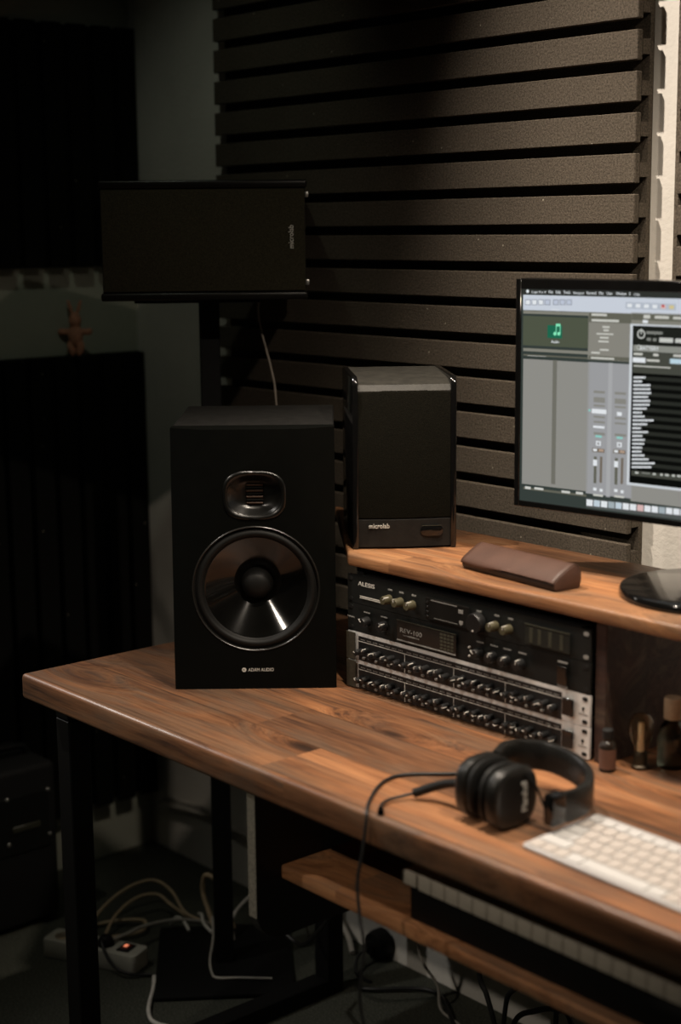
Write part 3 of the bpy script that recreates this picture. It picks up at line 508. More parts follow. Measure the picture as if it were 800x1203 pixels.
U = .04445
def rack(name, label, k, face):
    t = thing(name, label, 'rack unit', (.4105, .342, DZ+.0015+k*U), 0)
    MB().box(.025, .4576, .004, .20, .001, U-.001).build('chassis', M['rack_body'], t, 0)
    f = MB().prism(rrect(0, .4826, .0004, U-.0004, (.0015,)*4, 3), -.004, 0, T=RX @ at(0, 0, -.0)).build('faceplate', face, t, 40)
    f.location.y = 0
    return t
def screwholes(t, m, xs=(.008, .4746)):
    for x in xs:
        for z in (.0065, U-.0065):
            MB().prism(rrect(x-.0045, x+.0045, z-.0028, z+.0028, (.0028,)*4, 5), 0, .0006, T=RX @ at(0, 0, .0)).build('mount_slot', m, t, 40)
KN = {}
def knob_mesh(key, r, h, m1, m2=None):
    if key not in KN:
        mb = MB().lathe([(r, 0), (r*.97, h*.25), (r*.86, h*.9), (r*.78, h), (0, h)], 18, 0, RX)
        mb.box(-.0006, .0006, -h-.0004, -h*.3, r*.2, r*.93, mi=1)
        KN[key] = mb.mesh('knob', [m1, m2 or M['white_print']], 40)
    return KN[key]

# two silver dynamics units with four channels of small knobs
for k, lab in ((0, 'silver-edged dynamics rack unit with knob rows, lowest of the stack on the desk'), (1, 'silver-edged dynamics rack unit with knob rows, directly under the black reverb unit')):
    t = rack('dynamics_unit', lab, k, M['silver'])
    MB().box(.0245, .434, -.0006, .0002, .0008, .0385).build('black_panel', M['inset'], t, 0)
    mb = MB().box(.0245, .434, -.0009, -.0003, .0300, .0309)
    for x in (.128, .2305, .3315): mb.box(x-.0005, x+.0005, -.0009, -.0003, .001, .0300)
    mb.build('panel_lines', M['white_print'], t, 0)
    mb = MB()
    for c in range(4):
        for i in range(7):
            for q in range(3):
                mb.box(.0300+c*.1022+i*.0140+q*.0036, .0322+c*.1022+i*.0140+q*.0036, -.0008, -.0003, .0330, .0346)
    mb.build('printed_legend', M['grey_print'], t, 0)
    km = knob_mesh('small', .0052, .013, M['knob'])
    kb = MB().box(-.0028, .0028, -.0035, 0, -.0018, .0018, .0006, 1).mesh('push_button', M['grey_print'], 0) if k == 0 else kb
    for c in range(4):
        for i in range(7):
            x = .0315+c*.1022+i*.0140
            kk = link('knob', km, t, (x, -.0006, .0150 if i % 2 == 0 else .0185))
            kk.rotation_euler = (0, random.uniform(-2.2, 2.2), 0)
        for i in range(3):
            link('push_button', kb, t, (.0385+c*.1022+i*.028, -.0006, .0060))
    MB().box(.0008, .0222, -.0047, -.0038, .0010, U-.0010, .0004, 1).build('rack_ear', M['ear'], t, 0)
    MB().box(.4395, .4585, -.0070, -.003, .0105, .0345, .0012, 1).build('power_switch', M['gloss'], t, 40)
    screwholes(t, M['black'])
    MB().lathe([(.0022, 0), (.0022, .0005), (0, .0005)], 12, 0, at(.4715, 0, .0245) @ RX).box(.4702, .4718, -.0005, 0, .0195, .0225).build('maker_emblem', M['rack_black'], t, 40)
    MB().box(.4645, .4785, -.0004, 0, .0165, .0178).build('maker_name_line', M['grey_print'], t, 0)

# black reverb unit
t = rack('reverb_unit', 'black reverb rack unit with long dark display above the silver units', 2, M['rack_black'])
screwholes(t, M['black'])
lettering('YAMAHA', M['grey_print'], t, .004, .0215, .0165, -.004)
km = knob_mesh('mid', .0082, .013, M['knob'])
for x in (.0494, .0875): link('knob', km, t, (x, -.004, .0215)).rotation_euler = (0, -.9 if x < .06 else .8, 0)
d = MB().box(.1155, .2385, -.0046, -.0038, .0060, .0375).build('display_panel', M['lcd'], t, 0)
MB().box(.1155, .2385, -.0050, -.0044, .0060, .0078).build('display_line', M['grey_print'], d, 0)
MB().box(.1155, .2385, -.0049, -.0044, .0368, .0375).build('display_rim', M['meter_bar'], d, 0)
lettering('REV-100', M['grey_print'], d, .1225, .0195, .0460, -.0046, height=.0066)
lettering('DIGITAL REVERBERATOR', M['grey_print'], d, .1290, .0145, .034, -.0046)
mb = MB()
for i in range(4):
    for j in range(5): mb.box(.2065+i*.0072, .2120+i*.0072, -.0049, -.0044, .010+j*.0052, .0132+j*.0052)
mb.build('program_chart', M['meter_bar'], d, 0)
for z in (.0120, .0245): MB().lathe([(.0016, 0), (.0014, .003), (0, .0032)], 10, 0, at(.2661, -.004, z) @ RX).build('indicator', M['white_print'], t, 60)
for x in (.2850, .3115, .3366, .3640): link('knob', km, t, (x, -.004, .0195)).rotation_euler = (0, random.uniform(-1, 1), 0)
mb = MB()
for x in (.0415, .080, .279, .306, .331, .359): mb.box(x, x+.014, -.0045, -.004, .0345, .0362)
mb.build('printed_legend', M['grey_print'], t, 0)
sw = MB().box(.4300, .4470, -.0075, -.004, .0065, .0330, .001, 1).build('power_switch', M['gloss'], t, 40)
MB().box(.4300, .4470, -.0050, -.0040, .0365, .0385).box(.4300, .4470, -.0050, -.0040, .0020, .0050).build('switch_marks', M['grey_print'], t, 0)

# black effects unit on top
t = rack('effects_unit', 'black effects rack unit topmost of the stack, with a big dial and smoked window', 3, M['rack_black'])
screwholes(t, M['grey_print'], (.4746,)); screwholes(t, M['black'], (.008,))
lettering('ALESIS', M['white_print'], t, .0287, .0305, .0370, -.004, height=.0064)
mb = MB()
for x0, x1, z in ((.0330, .0862, .0136), (.0330, .0780, .0112)):
    x = x0
    while x < x1: mb.box(x, x+.0028, -.0046, -.004, z, z+.0014); x += .0036
mb.build('printed_legend', M['white_print'], t, 0)
kc = knob_mesh('capped', .0072, .015, M['knob_cap'])
for x in (.099, .1235, .1495): link('knob', kc, t, (x, -.004, .0205)).rotation_euler = (0, random.uniform(-1, 1), 0)
mb = MB()
for x in (.096, .1205, .1470, .2790, .3130, .3390): mb.box(x, x+.009, -.0046, -.004, .0340, .0362)
mb.build('knob_legend', M['grey_print'], t, 0)
d = MB().box(.1755, .2645, -.0050, -.0038, .0050, .0375, .0006, 1).build('display_window', M['lcd'], t, 0)
mb = MB()
x = .188
while x < .240: mb.box(x, x+.0030, -.0054, -.0049, .0340, .0352); x += .0038
mb.box(.2440, .2530, -.0054, -.0049, .0265, .0310).box(.2440, .2530, -.0054, -.0049, .0255, .0262)
mb.prism([(.2455, .0150), (.2525, .0150), (.2525, .0105), (.2490, .0080), (.2455, .0105)], 0, .0004, T=at(0, -.005, 0) @ RX)
for i in range(12): mb.box(.195+i*.004, .1975+i*.004, -.0054, -.0049, .0085, .0094)
mb.build('display_print', M['grey_print'], d, 0)
for j in range(4): MB().box(.1785, .1830, -.0062, -.005, .0080+j*.007, .0115+j*.007, .0006, 1).build('display_button', M['knob'], d, 0)
MB().lathe([(.0150, 0), (.0148, .010), (.0135, .012), (0, .0118)], 36, 0, at(.2824, -.004, .0185) @ RX).build('dial', M['knob'], t, 40)
MB().lathe([(.0016, 0), (.0014, .0008), (0, .001)], 10, 0, at(.2824, -.0157, .0085) @ RX).build('dial_dot', M['white_print'], t, 60)
for x in (.3155, .3412): link('knob', kc, t, (x, -.004, .0200)).rotation_euler = (0, random.uniform(-1, 1), 0)
d = MB().box(.3700, .4500, -.0048, -.0038, .0060, .0345, .0006, 1).build('smoked_window', M['meter'], t, 0)
mb = MB().box(.3700, .4500, -.0052, -.0046, .0330, .0345)
for x in (.379, .394, .413, .433): mb.box(x, x+.0055, -.0051, -.0046, .0090, .0300)
mb.build('meter_strip', M['meter_bar'], d, 0)

# ------------------------------------------------------------------ objects in the bay beside the rack
b = thing('light_bulb', 'clear filament light bulb standing in the dark bay beside the rack', 'bulb', (.955, .372, DZ))
MB().lathe([(.0115, 0), (.012, .004), (.0095, .006), (.0095, .020), (.007, .024)], 24).build('screw_cap', M['brass'], b, 40)
MB().lathe([(.0070, .0225), (.010, .030), (.0150, .040), (.0168, .052), (.0155, .064), (.010, .073), (0, .076), (0, .0753), (.0096, .0724), (.0149, .0636), (.0162, .052), (.0144, .0403), (.0094, .0303), (.0064, .0228)], 28, caps=False).build('glass_envelope', M['glass_amber'], b, 60)
MB().lathe([(.0050, .023), (.0045, .034), (.0036, .040), (.0042, .056), (.0036, .062), (0, .063)], 16).build('glass_stem', M['mica'], b, 50)
mb = MB()
for i in range(5):
    a = 2*math.pi*i/5
    mb.tube([(.004*math.cos(a), .004*math.sin(a), .036), (.0075*math.cos(a), .0075*math.sin(a), .043), (.0075*math.cos(a+.5), .0075*math.sin(a+.5), .058), (.004*math.cos(a+.6), .004*math.sin(a+.6), .063)], .00022, 5)
mb.build('filament', M['brass'], b, 60)
b = thing('small_bottle', 'small dark bottle with brown label at the foot of the rack', 'bottle', (.9325, .332, DZ))
MB().lathe([(.0105, 0), (.0112, .002), (.0112, .034), (.009, .039), (.0062, .041), (.0062, .045)], 24).build('body', M['jar'], b, 40)
MB().lathe([(.0072, .0445), (.0074, .0555), (.006, .057), (0, .057)], 20).build('cap', M['black'], b, 40)
MB().lathe([(.01135, .005), (.01135, .031)], 24, caps=False).build('label', M['label'], b, 40)
b = thing('stoppered_bottle', 'grey glass bottle with a pale wooden stopper in the bay beside the rack', 'bottle', (.978, .408, DZ))
MB().lathe([(.018, 0), (.0195, .003), (.0195, .040), (.0175, .052), (.0105, .062), (.0100, .070)], 28, caps=True).build('body', M['glass_dark'], b, 50)
MB().lathe([(.0118, .0655), (.0122, .067), (.0122, .092), (.0112, .094), (0, .094)], 24).build('stopper', M['cork'], b, 40)

# ------------------------------------------------------------------ glasses case
c = thing('glasses_case', 'brown leather glasses case with wavy flap lying on the raised shelf', 'glasses case', (.612, .386, .962), R(-6))
L_ = .198
def section(x, f=1.0, off=0.0):
    P = [(.001, .001), (-.0015, .006), (-.0005, .0125), (.003, .0165), (.016, .0245), (.030, .0318), (.037, .0335), (.0435, .031), (.0475, .0235), (.0480, .012), (.0460, .002), (.042, .0)]
    cy, cz = .024, .014
    return [(x, cy+(y-cy)*(f+off), max(0, cz+(z-cz)*(f+off))) for y, z in P]
MB().loft([section(0, .90), section(.0025, .98), section(L_-.0025, .98), section(L_, .90)]).build('body', M['leather_dark'], c, 40)
n = 26; rows = []
for i in range(n+1):
    x = .0008+(L_-.0016)*i/n; u = i/n
    zc = .0115-.0045*math.sin(u*math.pi*2*.95+.5)*(1 if u < .98 else .6)
    F = [(y, z) for (_, y, z) in section(x, .99, .03)]
    # flap follows the section from the wavy front edge over the ridge to the back
    f0 = F[1]; f1 = F[2]
    tt = max(0, min(1, (zc-f0[1])/(f1[1]-f0[1])))
    st = (f0[0]+(f1[0]-f0[0])*tt-.0004, f0[1]+(f1[1]-f0[1])*tt)
    rows.append([(x, st[0], st[1])]+[(x, y, z) for y, z in F[2:11]])
tb = MB()
vs = [[tb.bm.verts.new(p) for p in r] for r in rows]
for a_, b_ in zip(vs, vs[1:]):
    for i in range(len(a_)-1): tb.bm.faces.new((a_[i], b_[i], b_[i+1], a_[i+1]))
fl = tb.build('flap', M['leather'], c, 40)
bpy.context.view_layer.update()
md = fl.modifiers.new('t', 'SOLIDIFY'); md.thickness = .0014; md.offset = 0
MB().loft([section(L_-.0012, .97), section(L_+.0004, .96), section(L_+.0010, .90)]).build('end_panel', M['leather'], c, 40)

# ================================================================== studio monitor speaker on the desk
A0 = R(49.25)
s8 = thing('studio_speaker', 'large black studio speaker with exposed woofer standing on the desk', 'speaker', (.245, .131, DZ), A0)
W8, H8, D8 = .2495, .404, .330
def bring(z, w=W8, yb=.034):
    u = max(0, min(1, (z-.06)/(H8-.06))); b_ = .004+.047*u; d_ = .0015+.025*u
    return [(0, d_, z), (b_, 0, z), (w-b_, 0, z), (w, d_, z), (w, yb, z), (0, yb, z)]
baf = MB().loft([bring(z, yb=.052) for z in (0, .06, .12, .2, .3, H8)]).build('baffle', M['baffle'], s8, 20)
CX, CZ, TZ = .1275, .158, .303
cuts = [MB().lathe([(.0950, -.0500), (.0950, .01)], 72, 0, at(CX, 0, CZ) @ RX)]
def sup(rx, rz, y, p=2.6, n=40, cx=CX, cz=TZ):
    P = []
    for i in range(n):
        a = 2*math.pi*i/n; ca, sa = math.cos(a), math.sin(a)
        P.append((cx+rx*math.copysign(abs(ca)**(2/p), ca), y, cz+rz*math.copysign(abs(sa)**(2/p), sa)))
    return P
cuts.append(MB().loft([sup(.041, .031, -.01), sup(.041, .031, .020)]))
cut(baf, cuts)
MB().box(.0005, W8-.0005, .052, D8, .0005, H8-.0005, .002, 1).build('cabinet', M['vinyl'], s8, 30)
TW = at(CX, 0, CZ) @ RX
wf = MB().lathe([(.0948, -.008), (.0948, -.0012), (.0956, .0008), (.0968, .0016), (.0978, .0010), (.0984, 0), (.0984, -.0005)], 90, 0, TW, caps=False).build('woofer', M['ring'], s8, 60)
MB().lathe([(.0949, -.0040), (.0930, -.0040), (.0915, -.0022), (.0880, .0006), (.0845, .0004), (.0815, -.0026), (.0795, -.0062), (.0785, -.0068)], 90, 0, TW, caps=False).build('surround', M['rubber'], wf, 60)
MB().lathe([(.0788, -.0066), (.0772, -.0074), (.0245, -.0480), (.0235, -.0485)], 120, 0, TW, caps=False).build('cone', M['cone'], wf, 60)
MB().lathe([(.0250, -.0474), (.0238, -.0380), (.0185, -.0300), (.0098, -.0258), (0, -.0246)], 48, 0, TW, caps=False).build('dust_cap', M['rubber'], wf, 60)
tw = MB().loft([sup(.0480, .0375, -.0002, 3), sup(.0465, .0362, -.0022, 3), sup(.0430, .0330, -.0020, 2.8), sup(.0400, .0300, .002, 2.5), sup(.0300, .0235, .010, 2.4), sup(.0160, .0195, .0150, 4), sup(.0125, .0165, .0155, 6)], cap=False).build('tweeter', M['horn'], s8, 60)
mb = MB()
for i in range(7):
    z = TZ-.0165+i*.0047
    mb.lathe([(.0021, -.0125), (.0021, .0125)], 10, i % 2, at(CX, .0150, z+.0024) @ Matrix.Rotation(R(90), 4, 'Y'))
mb.build('ribbon', [M['orange_foil'], M['baffle']], tw, 50)
lettering('ADAM AUDIO', M['white_print'], s8, .1130, .0278, .0395, 0, name='logo', height=.0052)
MB().lathe([(.0034, 0), (.0034, .0004), (0, .0004)], 20, 0, at(.1068, 0, .0304) @ RX).build('emblem', M['white_print'], s8, 40)
MB().box(.1050, .1062, -.0006, -.0003, .0290, .0318).box(.1071, .1077, -.0006, -.0003, .0286, .0314).build('emblem_slots', M['baffle'], s8, 0)

# ================================================================== small desktop speaker on the shelf
sm = thing('desktop_speaker', 'small black cloth-fronted speaker standing on the raised shelf', 'speaker', (.405, .359, .962), R(53.1))
WS, HS, DS = .160, .266, .200
pr = [(.004, 0)] + [(.002, z) for z in (.01,)]
# cabinet between two glossy side cheeks, the top sags and slopes forward
def sring(x):
    sag = .0045*math.sin(math.pi*(x-.009)/(WS-.018))
    return [(x, .012, .003), (x, .004-sag*.6, HS-.022), (x, .010-sag*.6, HS-.013), (x, .040, HS-.006), (x, DS-.01, HS-.001), (x, DS, HS-.012), (x, DS, .003)]
MB().loft([sring(.009+(WS-.018)*i/10) for i in range(11)]).build('cabinet', M['vinyl_lit'], sm, 30)
cheek = rrect(0, DS, 0, HS, (.004, .004, .010, .014), 5)
ch = MB().prism(cheek, 0, .009, T=YZ, bev=.0018, seg=2).mesh('side_cheek', M['gloss'], 40)
link('side_cheek', ch, sm, (0, 0, 0)); link('side_cheek', ch, sm, (WS-.009, 0, 0))
def gring(z, y0):
    P = []
    for i in range(13):
        u = i/12; P.append((.0092+(WS-.0184)*u, y0-.005*math.sin(math.pi*u), z))
    return P + [(WS-.0092, .014, z), (.0092, .014, z)]
MB().loft([gring(.0478, .004), gring(.0488, .0028), gring(HS-.026, .0028), gring(HS-.0215, .006)]).build('grille', M['grille'], sm, 40)
MB().loft([gring(.002, .006), gring(.0035, .0035), gring(.0455, .0035), gring(.0468, .005)]).build('front_trim', M['vinyl'], sm, 40)
lettering('microlab', M['white_print'], sm, .0245, .0330, .0315, -.0005, name='logo', height=.0072, thick=.0012)
kb_ = MB().prism(rrect(.104, .139, .0195, .0365, (.0083,)*4, 8), 0, .0032, T=at(0, .0, 0) @ RX, bev=.0008).build('control_knob', M['gloss'], sm, 40)
MB().box(.106, .136, -.0036, -.0030, .0357, .0364).build('knob_rim', M['meter_bar'], kb_, 0)

# ================================================================== speaker on its stand
A1 = R(53)
e1 = Vector((math.cos(A1), math.sin(A1), 0)); n1 = Vector((-math.sin(A1), math.cos(A1), 0))
st = thing('speaker_stand', 'black steel speaker stand with square pole and floor plate behind the desk', 'speaker stand', (-.200, .540, 0), A1)
MB().box(-.135, .135, -.155, .155, 0, .010, .003, 2).build('base_plate', M['steel'], st, 40)
MB().box(-.019, .019, -.019, .019, .010, 1.318, .002, 1).build('pole', M['steel'], st, 0)
MB().box(-.10, .10, -.055, .075, 1.318, 1.326, .002, 1).build('top_plate', M['steel'], st, 40)
MB().prism([(-.135, -.05), (-.075, -.06), (-.075, .04), (-.12, .04)], 1.318, 1.326).build('support_arm', M['steel'], st, 0)
WT, HT, DT = .366, .209, .235
p = Vector((-.200, .540, 0)) - n1*.140
q = p + e1*(Vector((-.195, .301, 0))-p).dot(e1)
tp = thing('stand_speaker', 'black cloth-fronted speaker lying on its side on the tall stand', 'speaker', (q.x, q.y, 1.3262), A1)
TF = .0
MB().box(.003, WT-.003, .014, DT, .012, HT-.012, .002, 1).build('cabinet', M['vinyl'], tp, 30)
c2 = MB().prism(rrect(0, WT, 0, DT, (.004, .004, .012, .012), 5), 0, .014, bev=.004, seg=3).mesh('side_cheek', M['cheek'], 40)
link('side_cheek', c2, tp, (0, 0, 0)); link('side_cheek', c2, tp, (0, 0, HT-.014))
g = MB().box(.004, WT-.004, .0015, .016, .0155, HT-.0150, .003, 2).build('grille', M['grille_top'], tp, 40)
lettering('microlab', M['white_print'], tp, .341, .0900, .0400, .0012, name='logo', height=.0088, rot=1, thick=.0008)
for z in (.030, HT-.026):
    MB().box(WT-.004, WT+.0025, .004, .012, z-.005, z+.005, .0015, 2).build('grille_clip', M['alu'], tp, 40)
# its lead
def cable(name, label, pts, r, m, cat='cable', group=None):
    P0 = Vector(pts[0])
    o = MB().tube([Vector(p)-P0 for p in pts], r, 8).build(name, m, None, 60, P0)
    return tag(o, label, cat, group)
cable('speaker_cable', 'thin pale cable hanging from the speaker on the stand', [(-.125, .60, 1.338), (-.129, .60, 1.30), (-.123, .60, 1.27), (-.101, .60, 1.216), (-.085, .60, 1.17), (-.079, .60, 1.126), (-.085, .62, 1.0), (-.12, .66, .6), (-.16, .70, .15), (-.15, .72, .01)], .0022, M['cable_dim'])

# ================================================================== computer monitor
mo = thing('computer_monitor', 'black-framed computer monitor showing music software on the raised shelf', 'monitor', (.955, .49, .962), R(7))
x0, x1, z0, z1, ys = -.3075, .293, .0882, .4160, .0044
fr = MB().prism(rrect(x0, x1, z0, z1, (.006,)*4, 5), -.030, -.0008, T=at(0, ys, 0) @ RX, bev=.0012).build('casing', M['gloss'], mo, 40)
bz = MB().box(x0+.0008, x0+.0095, ys-.0030, ys, z0+.0008, z1-.0008, .0007, 1)
bz.box(x1-.0095, x1-.0008, ys-.0030, ys, z0+.0008, z1-.0008, .0007, 1)
bz.box(x0+.0096, x1-.0096, ys-.0030, ys, z1-.0150, z1-.0008, .0007, 1)
bz.box(x0+.0096, x1-.0096, ys-.0030, ys, z0+.0008, z0+.0095, .0007, 1)
bz.build('bezel', M['gloss'], mo, 40)
uc = dict(desk=(58, 66, 62), menubar=(52, 54, 50), toolbar=(212, 219, 230), btnline=(150, 156, 170), btn=(198, 206, 222), btn2=(188, 196, 208), white=(238, 242, 246),
          pink=(232, 196, 190), yellow=(222, 206, 150), red=(196, 84, 84), hdr=(138, 137, 126), green=(84, 90, 74), icon=(34, 108, 82), dk=(104, 104, 92), list=(150, 149, 143),
          divider=(118, 117, 108), textg=(214, 214, 208), texth=(212, 212, 204), insp=(142, 140, 131), strip=(163, 164, 166), stripln=(176, 177, 179), mid=(142, 141, 134),
          cyan=(150, 214, 206), dk2=(120, 110, 98), tan=(186, 160, 140), border=(214, 219, 224), black=(14, 15, 13), tbar=(34, 36, 32), grey=(132, 134, 128), lt=(206, 208, 202),
          hdr2=(146, 148, 140), dkr=(74, 76, 68), bluew=(198, 224, 236), row=(44, 46, 41), dock=(88, 92, 90), ic2=(202, 216, 226), ic3=(170, 182, 188), icr=(226, 190, 188), note=(140, 244, 196))
UM = {}; ui_mats = []
for k_, v_ in uc.items():
    UM[k_] = len(ui_mats); ui_mats.append(emit('screen '+k_, lin(v_), .86))
sx0, sx1, sz0, sz1 = -.2978, .2833, .0975, .4014
mb = MB().quad(sx0, sx1, sz0, sz1, ys-.0009, UM['desk']).quad(sx0, sx1, .3938, sz1, ys-.00095, UM['menubar'])
for a0, b0, a1, b1, cc, ly in UI:
    a0 = max(a0, sx0); a1 = min(a1, sx1); b0 = max(b0, sz0); b1 = min(b1, sz1)
    if a1 > a0 and b1 > b0: mb.quad(a0, a1, b0, b1, ys-.0009-.0001*ly, UM[cc])
Yu = ys-.0018
# note icon, power rings, menu emblem
def disc(cx, cz, r, c_, ri=0, n=20):
    for i in range(n):
        a, b_ = 2*math.pi*i/n, 2*math.pi*(i+1)/n
        V = [mb.bm.verts.new((cx+q_*math.cos(t_), Yu, cz+q_*math.sin(t_))) for q_, t_ in ((ri, a), (r, a), (r, b_), (ri, b_))] if ri else [mb.bm.verts.new(p_) for p_ in ((cx, Yu, cz), (cx+r*math.cos(a), Yu, cz+r*math.sin(a)), (cx+r*math.cos(b_), Yu, cz+r*math.sin(b_)))]
        mb.bm.faces.new(V).material_index = UM[c_]
disc(-.2400, .3400, .0026, 'note'); disc(-.2335, .3402, .0026, 'note')
mb.quad(-.2386, -.2374, .340, .352, Yu, UM['note']); mb.quad(-.2321, -.2309, .340, .3535, Yu, UM['note']); mb.quad(-.2386, -.2309, .3505, .3540, Yu-.0001, UM['note'])
disc(-.1015, .3445, .0062, 'lt', .0044); mb.quad(-.1022, -.1008, .3445, .3515, Yu-.0001, UM['lt'])
disc(-.1047, .3268, .0034, 'lt', .0024)
disc(-.2873, .3979, .0024, 'white')
scr = mb.build('screen', ui_mats, mo, 0)
for s_, lx, lz, wd, c_ in UT:
    lettering(s_, ui_mats[UM[c_]], scr, lx, {'BATTERY': .3235, 'Simple': .3450, 'Library': .3722, 'Audio': .3270}.get(s_, .3958), wd, Yu, height={'BATTERY': .0056, 'Simple': .0042}.get(s_, .0040), thick=.0001)
MB().box(-.045, .045, .034, .060, .010, .30, .006, 2).build('neck', M['gloss'], mo, 40)
MB().lathe([(.118, 0), (.121, .002), (.121, .008), (.119, .0115), (.114, .013), (0, .013)], 72, 0, at(.010, .01, 0)).build('base', M['gloss'], mo, 40)

# ================================================================== headphones
hp = thing('headphones', 'black folding headphones lying on the desk beside the white keyboard', 'headphones', (.958, .095, DZ))
def pad(x, ry, rz, p=2.8, cy=0, cz=.0425, n=36):
    P = []
    for i in range(n):
        a = 2*math.pi*i/n; ca, sa = math.cos(a), math.sin(a)
        P.append((x, cy+ry*math.copysign(abs(ca)**(2/p), ca), cz+rz*math.copysign(abs(sa)**(2/p), sa)))
    return P
def cupset(dirn, xo, cy, cz):
    k = lambda x: xo+dirn*x
    sh = MB().loft([pad(k(0), .034, .033, cy=cy, cz=cz), pad(k(.003), .0375, .0365, cy=cy, cz=cz), pad(k(.013), .0385, .0375, cy=cy, cz=cz), pad(k(.0175), .0365, .0355, cy=cy, cz=cz), pad(k(.0198), .032, .031, cy=cy, cz=cz), pad(k(.020), .028, .027, cy=cy, cz=cz)]).build('ear_cup', M['hp_leather'], hp, 40)
    MB().loft([pad(k(-.001), .034, .033, 2.6, cy, cz), pad(k(-.003), .0375, .0365, 2.6, cy, cz), pad(k(-.008), .0382, .0372, 2.5, cy, cz), pad(k(-.011), .035, .034, 2.4, cy, cz), pad(k(-.012), .028, .027, 2.4, cy, cz)]).build('ear_cushion', M['rubber'], sh, 50)
    return sh
cr = cupset(1, .014, .0, .0380)
cl = cupset(-1, -.020, .004, .0385)
# script logo runs upward on the outer face of the near cup
lg = lettering('Marshall', M['white_print'], cr, 0, 0, .036, 0, name='logo', height=.0095, rot=1, thick=.0006)
lg.rotation_euler = (0, 0, R(90)); lg.location = (.0346, .016, .0200)
bx = [(-.036, .036, .052), (-.056, .075, .050), (-.054, .106, .046), (-.030, .126, .044), (.012, .126, .040), (.050, .108, .037), (.077, .075, .035), (.084, .042, .034), (.078, .016, .034)]
def strip(pts, w, t, sub=6):
    P = [Vector(p_) for p_ in pts]; E = [2*P[0]-P[1]]+P+[2*P[-1]-P[-2]]; Q = []
    for i in range(1, len(E)-2):
        for k in range(sub):
            u = k/sub; a, b_, c_, d_ = E[i-1:i+3]
            Q.append(.5*((2*b_)+(c_-a)*u+(2*a-5*b_+4*c_-d_)*u*u+(3*b_-a-3*c_+d_)*u**3))
    Q.append(P[-1]); rings = []
    for i, q_ in enumerate(Q):
        d_ = (Q[min(i+1, len(Q)-1)]-Q[max(i-1, 0)]).normalized(); nn = d_.cross(Vector((0, 0, 1))).normalized()
        zz = Vector((0, 0, 1)); rings.append([q_+nn*t*ca+zz*w*sa for ca, sa in ((-1, -.8), (-.6, -1), (.6, -1), (1, -.8), (1, .8), (.6, 1), (-.6, 1), (-1, .8))])
    return rings
MB().loft(strip(bx, .0185, .0055)).build('headband', M['hp_leather'], hp, 50)
MB().box(.0705, .0870, .003, .027, .015, .0535, .003, 2).build('band_slider', M['gloss'], hp, 40)
MB().tube([(.079, .006, .034), (.066, .020, .020), (.052, .026, .028), (.045, .020, .050), (.026, .010, .0745)], .0016, 8).build('hinge_wire', M['steel'], hp, 60)
MB().tube([(-.040, -.006, .036), (-.070, -.004, .030), (-.096, -.008, .020), (-.119, -.022, .0085)], .0058, 10).build('cable_boot', M['rubber'], hp, 60)
MB().tube([(-.117, -.021, .009), (-.126, -.034, .006), (-.131, -.055, .0045), (-.124, -.073, .0042), (-.112, -.084, .0042)], .0021, 8).build('plug_lead', M['cable_black'], hp, 60)
MB().tube([(-.1135, -.083, .0045), (-.106, -.090, .0045)], .0042, 10, sub=1).build('plug', M['gloss'], hp, 60)
hc = [(-.040, .030, .050), (-.090, .048, .030), (-.132, .082, .006), (-.160, .060, .0030), (-.183, .034, .0028), (-.191, .008, .0028), (-.180, -.025, .0028), (-.150, -.068, .0028), (-.126, -.0945, .0024), (-.1205, -.1010, -.008), (-.1218, -.1060, -.045), (-.126, -.1110, -.085), (-.119, -.1140, -.125), (-.107, -.118, -.162), (-.112, -.120, -.24), (-.10, -.10, -.34), (-.13, -.05, -.50), (-.16, 0, -.70), (-.14, .06, -.7465)]
MB().tube(hc, .0022, 8).build('cable', M['cable_black'], hp, 60)

# ================================================================== white computer keyboard
kb = thing('computer_keyboard', 'slim white computer keyboard lying on the desk front beside the headphones', 'keyboard', (1.033, .056, DZ), R(-2.5))
KW, KD = .279, .128
mb = MB(); tl = math.atan2(.006, KD)
TK = Matrix.Rotation(tl, 4, 'X')
mb.prism(rrect(0, KW, 0, KD, (.007,)*4, 6), .001, .0045, T=TK, bev=.0008)
mb.box(.01, KW-.01, KD-.018, KD-.006, 0, .008)
mb.build('body', M['key_back'], kb, 40)
rows_ = [[1]*14, [1]*13+[1.5], [1.5]+[1]*12+[1], [1.75]+[1]*11+[1.75], [2.25]+[1]*10+[2.25], [1, 1, 1, 1.25, 5, 1.25, 1, 1, 1, 1]]
KP = {}
ypos = KD-.006
for r_, row in enumerate(rows_):
    h_ = .0190 if r_ else .0150
    pitch = .0200 if r_ else .0160
    tot = sum(row); sc_ = (KW-.008)/tot; xk = .004
    for w_ in row:
        ww = w_*sc_-.0024; key = (round(ww, 4), r_ == 0)
        if key not in KP:
            KP[key] = MB().prism(rrect(0, ww, 0, pitch-.0026, (.0018,)*4, 3), .0044, .0062, T=TK, bev=.0004, seg=1).mesh('key', M['key_warm'] if w_ == 1 and r_ else M['key_white'], 40)
        yb = ypos-pitch
        link('key', KP[key], kb, (xk+.0012, yb*math.cos(tl), yb*math.sin(tl)))
        xk += w_*sc_
    ypos -= pitch

